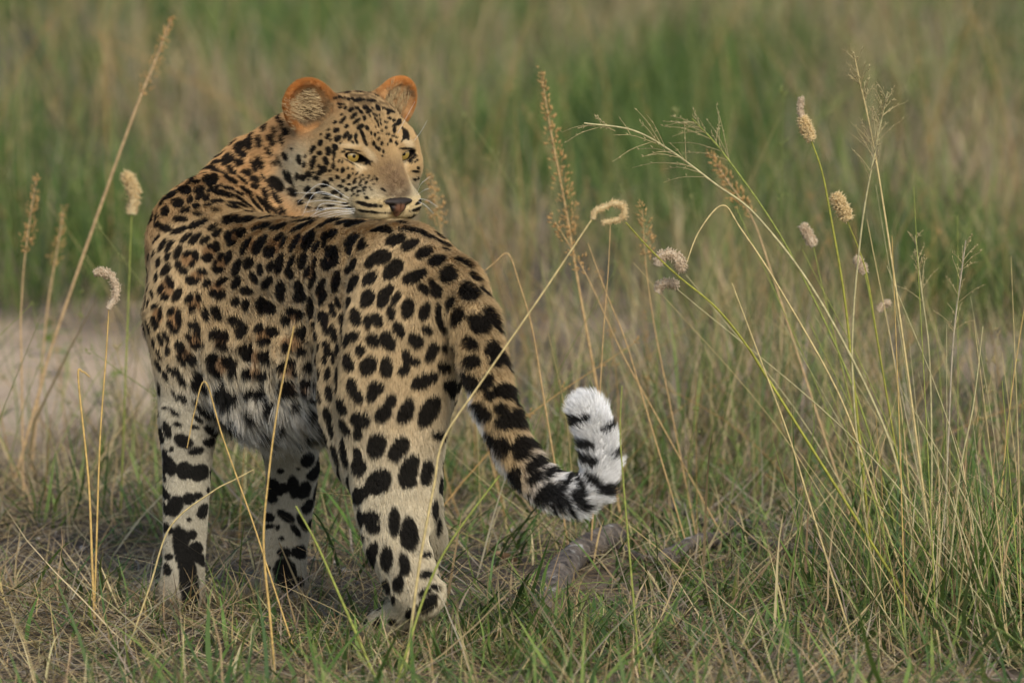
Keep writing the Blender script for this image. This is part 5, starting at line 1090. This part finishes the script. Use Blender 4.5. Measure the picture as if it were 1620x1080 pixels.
def stem(name, label, cat, uv, yb, yt, r, mat, heads=(), group=None, sink=True):
    """a stem through picture positions uv (base first) at depth yb..yt; heads: (part name, axis uv, depth, builder)"""
    pth = world_path(uv, yb, yt)
    b0 = pth[0]; g0 = float(ground_z(b0[0], b0[1]))
    if sink and b0[2] > g0:                       # carry the stem on down into the soil
        d = np.array(pth[0])-np.array(pth[1]); d[1] *= .3; d /= np.linalg.norm(d); d[2] = min(d[2], -.6)
        ext = b0 + d*((g0-.01-b0[2])/d[2]); pth = [ext]+pth
    pp = spline(pth, 12*len(pth)); r0 = px(r, yb)*.36
    if yb > .7: r0 *= .75
    v, q = tube(pp, np.linspace(r0*1.1, r0*.55, len(pp)), 6)
    root = link(name, mesh_np(name, v, q), None, M[mat]); tag(root, label, cat, group)
    for pname, axis, yy, (kind_, args, hm) in heads:
        ax = [P(u, v_, yy) for u, v_ in axis]
        vv, ff = {'plume': plume_mesh, 'catkin': catkin_mesh, 'panicle': panicle_mesh}[kind_](ax, *args)
        link(pname, mesh_np(pname, vv, ff, False), root, M[hm])
    return root
PL = lambda n, reach, size=.010: ('plume', (n, reach, size), 'plume')
CK = lambda rad, n=420, m='cream': ('catkin', (rad, n), m)
PN = lambda n, l: ('panicle', (n, l), 'panicle')
stem('grass_stalk', 'long pale straw crossing in front of the tail, curled cream catkin at its tip', 'grass stalk', [(648, 1010), (664, 890), (686, 770), (702, 694), (760, 606), (850, 476), (937, 346)], -.34, -.30, 7, 'straw',
     [('catkin', [(938, 346), (942, 334), (956, 328), (972, 322), (986, 326), (987, 342), (972, 349), (954, 352)], -.30, CK(.0056, 520))])
stem('grass_stalk', 'thin golden straw upright in front of the leopard\'s belly', 'grass stalk', [(428, 985), (417, 860), (424, 760), (440, 640), (465, 516)], -.30, -.30, 6, 'gold')
stem('grass_stalk', 'straw bent double in front of the leopard\'s shoulder', 'grass stalk', [(424, 900), (398, 820), (352, 690), (325, 604), (308, 650), (296, 708)], -.12, -.12, 4, 'gold')
stem('grass_stalk', 'pale forked straw leaning across the near foreleg', 'grass stalk', [(236, 930), (270, 832), (335, 778), (372, 758), (402, 742)], .0, .0, 4.5, 'straw')
stem('grass_stalk', 'golden stem left of the forelegs with its tip snapped over', 'grass stalk', [(146, 900), (140, 760), (124, 600), (131, 588), (142, 596)], .30, .30, 6, 'gold')
stem('grass_stalk', 'upright golden stem left of the forelegs carrying a drooping pale catkin', 'grass stalk', [(152, 880), (158, 700), (168, 560), (172, 490)], .38, .38, 5, 'gold',
     [('catkin', [(172, 488), (184, 466), (178, 440), (164, 430), (150, 432)], .38, CK(.0075, 420, 'white'))])
stem('grass_stalk', 'tall reddish stalk leaning right at the far left, loose seed plume on top', 'grass stalk', [(62, 620), (82, 548), (150, 352), (212, 180), (244, 100), (271, 30)], 1.9, 1.9, 10, 'red',
     [('plume', [(222, 160), (248, 92), (271, 30)], 1.9, PL(110, .018, .008))])
stem('grass_stalk', 'reddish stem with narrow orange plume at the left edge', 'grass stalk', [(34, 575), (33, 500), (40, 400), (57, 286)], 1.7, 1.7, 6, 'red', [('plume', [(40, 404), (48, 350), (57, 286)], 1.7, PL(120, .015, .008))])
stem('grass_stalk', 'short red-brown stem with faint plume between the two taller left stalks', 'grass stalk', [(66, 580), (76, 480), (88, 410), (100, 335)], 2.2, 2.2, 7, 'red', [('plume', [(84, 430), (92, 385), (100, 335)], 2.2, PL(80, .016, .008))])
stem('grass_stalk', 'green stem holding an upright cream catkin left of the shoulder', 'grass stalk', [(200, 560), (204, 450), (208, 340)], 1.5, 1.5, 6, 'green', [('catkin', [(209, 338), (213, 308), (206, 288), (198, 276)], 1.5, CK(.0115, 420))])
stem('grass_stalk', 'tall orange seed plume standing right of the leopard\'s head', 'grass stalk', [(935, 560), (915, 450), (895, 330), (872, 210), (857, 122)], 1.3, 1.3, 8, 'orange', [('plume', [(908, 380), (890, 290), (872, 200), (857, 122)], 1.3, PL(230, .022, .009))])
stem('grass_stalk', 'orange plume rising behind the leopard\'s muzzle', 'grass stalk', [(720, 470), (700, 380), (684, 285)], 1.5, 1.5, 5, 'orange', [('plume', [(697, 368), (690, 325), (680, 285)], 1.5, PL(100, .022, .009))])
stem('grass_stalk', 'leaning orange plume below the arching grass right of centre', 'grass stalk', [(1262, 560), (1220, 430), (1190, 345), (1150, 285), (1128, 252)], 1.2, 1.2, 6, 'red', [('plume', [(1192, 345), (1160, 300), (1127, 250)], 1.2, PL(140, .018, .009))])
stem('grass_stalk', 'yellow-green stem bending left beneath the curled catkin, two pale catkins along it', 'grass stalk', [(1228, 620), (1180, 545), (1132, 486), (1072, 436), (1030, 396), (990, 352)], .15, .0, 6, 'lime',
     [('catkin', [(1040, 420), (1046, 406), (1062, 402), (1078, 416), (1076, 428)], .06, CK(.0085, 420, 'white')), ('catkin', [(1040, 462), (1046, 450), (1060, 448), (1072, 452)], .10, CK(.0075, 320, 'white'))])
stem('grass_stalk', 'tallest catkin on the right, grey tip above cream flowers on a lime stem', 'grass stalk', [(1352, 620), (1336, 470), (1312, 330), (1300, 270), (1284, 224)], .55, .55, 6, 'lime', [('catkin', [(1284, 222), (1276, 204), (1269, 186)], .55, CK(.0095, 420)), ('catkin', [(1269, 186), (1266, 170), (1268, 154)], .55, CK(.0055, 260, 'white'))])
stem('grass_stalk', 'cream catkin beside the lime stem, just below the tallest catkin', 'grass stalk', [(1392, 560), (1370, 430), (1340, 348)], .6, .6, 4, 'lime', [('catkin', [(1342, 348), (1332, 328), (1321, 308)], .6, CK(.0105, 420))])
stem('grass_stalk', 'small pinkish catkin on a short stem left of the lime stem', 'grass stalk', [(1322, 540), (1300, 450), (1287, 390)], .8, .8, 4, 'green', [('catkin', [(1287, 389), (1280, 374), (1270, 357)], .8, CK(.0085, 320, 'white'))])
stem('grass_stalk', 'low pale catkin under the crossing panicle stems', 'grass stalk', [(1388, 540), (1376, 470), (1368, 432)], .7, .7, 4, 'green', [('catkin', [(1369, 432), (1362, 420), (1355, 408)], .7, CK(.0075, 300, 'white'))])
stem('grass_stalk', 'tiny grey catkin low down among the right-hand stems', 'grass stalk', [(1422, 600), (1410, 540), (1402, 492)], .8, .8, 3, 'grey', [('catkin', [(1390, 492), (1398, 482), (1408, 478)], .8, CK(.006, 200, 'white'))])
stem('panicle_grass', 'airy panicle stem leaning right, its feathery head crossing another on the right', 'grass stalk', [(1380, 900), (1362, 760), (1348, 560), (1362, 370), (1384, 240), (1404, 146)], .42, .36, 6, 'pale', [('panicle', [(1374, 290), (1388, 215), (1404, 146)], .36, PN(26, .075))])
stem('panicle_grass', 'airy panicle stem leaning left, tallest feathery tip on the right', 'grass stalk', [(1478, 900), (1456, 740), (1432, 560), (1400, 340), (1378, 210), (1352, 92)], .36, .40, 6, 'straw', [('panicle', [(1392, 290), (1372, 180), (1352, 92)], .40, PN(30, .075))])
stem('panicle_grass', 'long stem arching far to the left with a drooping thin head above the catkins', 'grass stalk', [(1452, 900), (1408, 700), (1300, 480), (1200, 345), (1130, 290), (1060, 238), (1000, 206), (924, 195)], .35, .25, 6.5, 'pale', [('panicle', [(1130, 290), (1040, 228), (924, 195)], .26, PN(22, .11))])
stem('panicle_grass', 'second arching stem with a fan of fine branches right of centre', 'grass stalk', [(1440, 920), (1360, 640), (1250, 400), (1150, 250), (1095, 188)], .65, .65, 5, 'green', [('panicle', [(1160, 262), (1120, 215), (1095, 188)], .65, PN(20, .10))])
stem('grass_stalk', 'kinked straw bent like a tent below the leaning orange plume', 'grass stalk', [(1390, 800), (1330, 630), (1232, 454), (1172, 362), (1143, 325), (1106, 366), (1083, 424)], .30, .25, 5, 'straw')
stem('grass_stalk', 'straight broken-off straw at mid right, no seed head', 'grass stalk', [(1282, 800), (1248, 690), (1200, 560), (1158, 448)], .0, .0, 4.5, 'straw')
stem('grass_stalk', 'short pale broken stem near the right edge', 'grass stalk', [(1502, 900), (1520, 740), (1540, 640), (1555, 516)], .2, .2, 5, 'pale')
stem('panicle_grass', 'thin greyish panicle stem near the right edge with open branches', 'grass stalk', [(1490, 920), (1500, 700), (1508, 540), (1520, 440), (1528, 380)], .4, .4, 5, 'grey', [('panicle', [(1508, 540), (1520, 450), (1528, 380)], .4, PN(18, .07))])
stem('panicle_grass', 'thin panicle stem between the crossing pair and the grey panicle', 'grass stalk', [(1472, 920), (1474, 720), (1470, 560), (1458, 460), (1448, 372)], .5, .5, 5, 'pale', [('panicle', [(1466, 500), (1456, 440), (1448, 372)], .5, PN(14, .06))])
stem('grass_stalk', 'orange straw with a sharp elbow just behind the rump', 'grass stalk', [(862, 640), (842, 520), (822, 450), (804, 402), (782, 416), (758, 436)], .9, .9, 5, 'orange')
for k_, (lab, pts_) in enumerate((('upright orange-brown stem under the curled catkin', [(948, 640), (955, 520), (962, 430), (966, 350)]), ('orange-brown stem slanting right from below the curled catkin', [(1020, 640), (990, 540), (962, 470), (930, 385)]),
        ('orange-brown stem slanting left towards the tall orange plume', [(1040, 660), (985, 560), (930, 440), (878, 350)]), ('rust stem with small side plume right of the curled catkin', [(1060, 640), (1036, 520), (1022, 420), (1016, 330)]))):
    stem('grass_stalk', lab, 'grass stalk', pts_, .8+.1*k_, .8+.1*k_, 4.5, 'orange', [('plume', [(pts_[2][0], pts_[2][1]), ((pts_[2][0]+pts_[3][0])/2+4, (pts_[2][1]+pts_[3][1])/2), pts_[3]], .8+.1*k_, PL(60, .022, .009))] if k_ in (2, 3) else ())
stem('grass_stalk', 'fine green stem standing against the tail tip', 'grass stalk', [(998, 900), (986, 760), (981, 680), (984, 610)], -.30, -.30, 4.5, 'green')
stem('grass_stalk', 'pale green blade-like stem leaning left beside the hind paw', 'grass stalk', [(556, 985), (532, 930), (500, 858), (468, 800)], -.35, -.35, 7, 'green')
stem('grass_stalk', 'two-toned stem leaning right across the hind shank', 'grass stalk', [(640, 1040), (676, 930), (716, 852), (790, 752)], -.40, -.40, 7, 'green')

# a big tussock at the right: blades in one mass, each tall culm a part
tus = bpy.data.objects.new('grass_tussock', None); col.objects.link(tus)
tb = P(1500, 975, ground_Y(975)); tus.location = (tb[0], tb[1], 0)
tag(tus, 'big tussock of tall grass with many leaning culms at the lower right', 'grass tussock')
tinv = np.array([-tb[0], -tb[1], 0])
for i in range(40):
    u0 = SR.uniform(1400, 1640); v0 = SR.uniform(890, 1060); yb = ground_Y(v0); b0 = P(u0, v0, yb)
    L_ = SR.uniform(.28, .74); az_ = SR.normal(-.7, .6); ln = SR.uniform(.05, .75)
    d = np.array([math.sin(az_)*math.sin(ln), .25*math.cos(az_)*math.sin(ln), math.cos(ln)]); sag = np.array([math.sin(az_), 0, -.35])*SR.uniform(0, .14)*L_
    pp = spline([b0, b0+d*L_*.5, b0+d*L_+sag], 14)+tinv
    v, q = tube(pp, np.linspace(.0015, .0006, 14)*SR.uniform(.5, 1.1), 5)
    link('culm', mesh_np('culm', v, q), tus, M[['straw', 'pale', 'green', 'green', 'pale', 'gold'][int(SR.integers(0, 6))]])
n = 520; r = np.column_stack([GR.normal(tb[0]+.03, .15, n), GR.normal(tb[1], .20, n), np.zeros(n)]); r[:, 2] = ground_z(r[:, 0], r[:, 1])
c = np.where((GR.random(n) < .55)[:, None], pal(GREEN, n), pal(TAN, n))
v, q, c = blades(r, U(.10, .36, n), U(.002, .005, n), U(0, 6.28, n), U(.02, .5, n), U(0, 1.1, n), c*.85, c*1.05, 5)
me = mesh_np('blades', v+tinv, q); set_color(me, 'tint', c); o = link('blades', me, tus, M_GRASS); o['kind'] = 'stuff'

# loose thin stems standing everywhere in the middle distance
def stems_mass(n, y0, y1, x0, x1, seed, big=1.0):
    R_ = np.random.default_rng(seed); V, F, C, o = [], [], [], 0
    for i in range(n):
        y = R_.uniform(y0, y1); x = R_.uniform(x0, x1)*(9+y)/9
        b0 = np.array([x, y, float(ground_z(x, y))]); L_ = big*R_.uniform(.18, .6)*(1 if R_.random() < .75 else 1.35); az_ = R_.uniform(0, 6.28); ln = abs(R_.normal(0, .5))
        if float(sand_at(np.array([x]), np.array([y]))[0]) > .5: continue
        d = np.array([math.sin(az_)*math.sin(ln), math.cos(az_)*math.sin(ln), math.cos(ln)]); sag = np.array([math.sin(az_), math.cos(az_), -.4])*R_.uniform(0, .18)*L_
        pp = spline([b0, b0+d*L_*.55, b0+d*L_+sag], 8)
        v, q = tube(pp, np.linspace(.0012, .0005, 8)*R_.uniform(.6, 1.2)*big**1.6, 4); V.append(v); F.append(q+o); o += len(v)
        cc = [srgb(180, 162, 110), srgb(184, 148, 92), srgb(138, 146, 80), srgb(146, 148, 92)][int(R_.integers(0, 4))]*R_.uniform(.8, 1.15); C.append(np.tile(cc, (len(v), 1)))
        if R_.random() < .35:
            k = pp[4:]; kk = R_.integers(0, len(k), 26)
            v, f3 = spikelets(k[kk]+R_.normal(0, .004, (26, 3)), d+R_.normal(0, .5, (26, 3)), .009, .0012)
            V.append(v); C.append(np.tile(cc, (len(v), 1))); F3.append((f3, len(V)-1)); o += len(v)
    return V, F, C
F3 = []
V_, F_, C_ = stems_mass(650, .9, 6.0, -1.2, 1.35, 5)
offs = np.cumsum([0]+[len(v) for v in V_])
f3 = np.concatenate([f+offs[i] for f, i in F3])
me = mesh_np('thin_stems', np.concatenate(V_), [np.concatenate(F_), f3]); set_color(me, 'tint', np.concatenate(C_))
tag(link('thin_stems', me, None, M_STRAW), 'loose thin grass stems standing in the middle distance', 'grass', kind='stuff')

F3 = []
V_, F_, C_ = stems_mass(280, 6.0, 15.0, -1.1, 1.2, 6, 1.5)
offs = np.cumsum([0]+[len(v) for v in V_])
f3 = np.concatenate([f+offs[i] for f, i in F3])
me = mesh_np('far_stems', np.concatenate(V_), [np.concatenate(F_), f3]); set_color(me, 'tint', np.concatenate(C_))
tag(link('far_stems', me, None, M_STRAW), 'blurred tall stems rising from the grass far behind', 'grass', kind='stuff')

# fallen wood
m_bark, t_, b_ = nodes_mat('bark')
N_, K_ = t_.nodes, t_.links; tc = N_.new('ShaderNodeTexCoord')
n1 = N_.new('ShaderNodeTexNoise'); n1.inputs['Scale'].default_value = 40; n1.inputs['Detail'].default_value = 10; n1.inputs['Roughness'].default_value = .7; K_.new(tc.outputs['Object'], n1.inputs['Vector'])
r1 = N_.new('ShaderNodeValToRGB'); K_.new(n1.outputs['Fac'], r1.inputs[0])
for e, (p_, c) in zip(r1.color_ramp.elements, ((.35, srgb(40, 32, 27)), (.70, srgb(142, 128, 112)))): e.position = p_; e.color = (*c, 1)
n2 = N_.new('ShaderNodeTexNoise'); n2.inputs['Scale'].default_value = 26; n2.inputs['Detail'].default_value = 5; K_.new(tc.outputs['Object'], n2.inputs['Vector'])
r2 = N_.new('ShaderNodeValToRGB'); r2.color_ramp.elements[0].position = .63; r2.color_ramp.elements[1].position = .70; K_.new(n2.outputs['Fac'], r2.inputs[0])
mx = N_.new('ShaderNodeMix'); mx.data_type = 'RGBA'; mx.inputs['B'].default_value = (*srgb(168, 164, 154), 1)
K_.new(r2.outputs[0], mx.inputs['Factor']); K_.new(r1.outputs[0], mx.inputs['A']); K_.new(mx.outputs['Result'], b_.inputs['Base Color']); b_.inputs['Roughness'].default_value = .95
bp = N_.new('ShaderNodeBump'); bp.inputs['Strength'].default_value = 1; bp.inputs['Distance'].default_value = .006; K_.new(n1.outputs['Fac'], bp.inputs['Height']); K_.new(bp.outputs[0], b_.inputs['Normal'])
def wood(name, label, cat, uv, r, taper=.8, lift=0.5, seed=0):
    ctrl = []
    for (u, v) in uv:
        y = ground_Y(v); p_ = P(u, v, y); p_[2] = float(ground_z(p_[0], p_[1]))+px(r, y)*lift; ctrl.append(p_)
    pp = spline(ctrl, 40); rr = np.linspace(px(r, .5), px(r, .5)*taper, 40)
    v, q = tube(pp, rr, 14)
    nv = (vnoise(v, 40, 60+seed)-.5)*.35+(vnoise(v, 200, 61+seed)-.5)*.25
    c = np.repeat(pp, 14, axis=0); v = c+(v-c)*(1+nv)[:, None]
    e0, e1 = np.arange(14), np.arange(39*14, 40*14)
    v = np.vstack([v, pp[:1], pp[-1:]]); a_, b2 = len(v)-2, len(v)-1
    caps = [(a_, e0[(k+1) % 14], e0[k]) for k in range(14)]+[(b2, e1[k], e1[(k+1) % 14]) for k in range(14)]
    tag(link(name, mesh_np(name, v, [q, np.array(caps)]), None, m_bark), label, cat)
wood('fallen_log', 'short thick weathered log end with pale lichen right of the hind paw', 'log', [(968, 890), (915, 916), (882, 948), (862, 995)], 23, .95, .9, 1)
wood('fallen_branch', 'bent grey branch with a pale broken knot in the right foreground', 'branch', [(1048, 925), (1100, 892), (1165, 878), (1230, 892), (1296, 900)], 15, .6, 1.2, 2)
wood('fallen_branch', 'straight grey branch lying below the tail tip and running right', 'branch', [(1062, 812), (1130, 838), (1200, 855), (1290, 872)], 14, .7, 1.4, 3)
wood('fallen_branch', 'dark stick lying at the foot of the right-hand stems', 'branch', [(1290, 872), (1370, 890), (1460, 900)], 12, .6, 1.2, 4)
wood('fallen_branch', 'short broken stick behind the lichened log', 'branch', [(985, 905), (1020, 918), (1062, 916)], 8, .7, 1.2, 9)
wood('fallen_branch', 'dark broken stick right of the bent grey branch', 'branch', [(1230, 925), (1290, 935), (1350, 925)], 8, .6, 1.4, 10)
wood('twig', 'long thin twig on the soil right of the hind paw', 'twig', [(668, 1042), (760, 1022), (860, 1022), (962, 1040)], 6, .7, 1.6, 5)
wood('twig', 'thin twig lying between the forelegs', 'twig', [(318, 908), (372, 894), (430, 892), (520, 900)], 4, .6, 2.5, 6)
wood('twig', 'crooked twig leaning across the soil in front of the far foreleg', 'twig', [(432, 890), (470, 925), (520, 985), (560, 1010)], 4.5, .7, 2.0, 7)
wood('twig', 'dark twig among litter under the tail', 'twig', [(980, 870), (1010, 880), (1060, 872)], 5, .7, 1.0, 8)
# fallen leaves
m_dead = flat_mat('dead_leaf', srgb(176, 140, 104), .8, .2, .3, 60)
def dead_leaf(label, u, v, size, rz):
    y = ground_Y(v); c = P(u, v, y); n1_, n2_ = 9, 5; V, q = [], []
    for i in range(n1_):
        for j in range(n2_):
            s = i/(n1_-1)*2-1; w = (j/(n2_-1)*2-1)*.42*math.sqrt(max(0, 1-s*s))*(1-.3*s)
            V.append((s*size, w*size, .012+.35*size*w*w/.18+.2*size*s*s))
    for i in range(n1_-1):
        for j in range(n2_-1): q.append((i*n2_+j, (i+1)*n2_+j, (i+1)*n2_+j+1, i*n2_+j+1))
    o = link('dead_leaf', mesh_np('dead_leaf', np.array(V), np.array(q)), None, m_dead); o.location = (c[0], c[1], float(ground_z(c[0], c[1]))); o.rotation_euler = (SR.uniform(-.4, .4), SR.uniform(-.4, .4), rz); tag(o, label, 'leaf')
dead_leaf('curled dry leaf lying between the hind leg and the log', 800, 908, .030, .7)
dead_leaf('rust brown dead leaf near the bottom edge below the log', 905, 1022, .034, -.5)
dead_leaf('brown dead leaf under the tail tip', 1000, 838, .026, 1.9)
# small broad-leaved weeds
m_weed = flat_mat('weed_leaf', srgb(112, 136, 58), .55, .3, .2, 80)
def leaf_mesh(l, w):
    V, q = [], []
    for i in range(6):
        s = i/5; ww = w*math.sin(math.pi*min(1, s*.92+.06))**.8
        for j in (-1, 0, 1): V.append((j*ww, s*l, -.12*l*s*s+(.10*l if j else 0)*.4))
    for i in range(5):
        for j in (0, 1): q.append((i*3+j, i*3+j+1, i*3+j+4, i*3+j+3))
    return mesh_np('leaf', np.array(V), np.array(q))
LEAF = leaf_mesh(.045, .013); LEAF.materials.append(m_weed)
def weed(label, u, v, h, nl):
    y = ground_Y(v); c = P(u, v, y); root = bpy.data.objects.new('weed', None); col.objects.link(root); root.location = (c[0], c[1], float(ground_z(c[0], c[1]))); tag(root, label, 'weed')
    pp = spline([(0, 0, -.005), (.006, 0, h*.5), (-.004, .004, h)], 8); vv, qq = tube(pp, np.linspace(.0018, .0010, 8), 5); link('stem', mesh_np('stem', vv, qq), root, M['green'])
    for i in range(nl):
        o = bpy.data.objects.new('leaf', LEAF); col.objects.link(o); o.parent = root
        k = (i+1)/nl; o.location = (0, 0, h*(.25+.75*k)); o.rotation_euler = (SR.uniform(-.2, .6), 0, i*2.4+SR.uniform(-.3, .3)); sc = SR.uniform(.7, 1.2); o.scale = (sc, sc, sc)
weed('small bright green weed between the left stalks', 78, 560, .09, 7)
weed('low green weed with pointed leaves left of the shoulder', 180, 640, .06, 6)
weed('pale green seedling below the tall reddish stalk', 104, 590, .07, 6)
weed('dark green weed in the shade at the right edge', 1560, 730, .10, 8)
weed('yellow-green weed at the right edge above the tussock', 1600, 800, .10, 7)
# pale stone chips
def chip(seed, s):
    R_ = np.random.default_rng(seed); v, f = uv_cap(1, math.pi*.97, 6, 8); v = v*(1+R_.normal(0, .13, (len(v), 1)))*np.array([1, .7, .5])*s
    return mesh_np('pebble', v, f, False)
m_chip = flat_mat('stone_chip', srgb(188, 180, 170), .9, 0, .15, 90)
CHL = ['pale stone chip between the far foreleg and the hind leg', 'stone chip just right of the chip between the far foreleg and hind leg', 'stone chip under the bend of the tail, nearer the hind leg', 'stone chip under the bend of the tail, nearer its tip',
       'stone chip beside the near foreleg', 'stone chip between the two forelegs', 'stone chip at the far end of the straight grey branch', 'stone chip beside the dark stick, its left one', 'stone chip beside the dark stick, its right one',
       'stone chip against the middle of the straight grey branch', 'stone chip nearest the left edge of the picture', 'stone chip left of the forelegs near the snapped golden stem', 'stone chip against the far foreleg', 'stone chip in front of the bent grey branch',
       'stone chip behind the bent grey branch, below the tail tip', 'stone chip close behind the hind paw']
CH = [chip(k, .008) for k in range(4)]
for me in CH: me.materials.append(m_chip)
for i, (u, v) in enumerate(((530, 897), (545, 906), (768, 866), (810, 858), (300, 850), (356, 862), (1262, 812), (1320, 880), (1338, 882), (1160, 846), (60, 860), (130, 868), (440, 860), (1232, 930), (1040, 862), (690, 900))):
    y = ground_Y(v); c = P(u, v, y); o = bpy.data.objects.new('pebble', CH[i % 4]); col.objects.link(o); o.location = (c[0], c[1], float(ground_z(c[0], c[1]))+.004); o.rotation_euler = (0, 0, i*1.3); sc = SR.uniform(.6, 1.3); o.scale = (sc,)*3
    tag(o, CHL[i], 'pebble', 'pale stone chips')
print('plants', time.time()-T0)
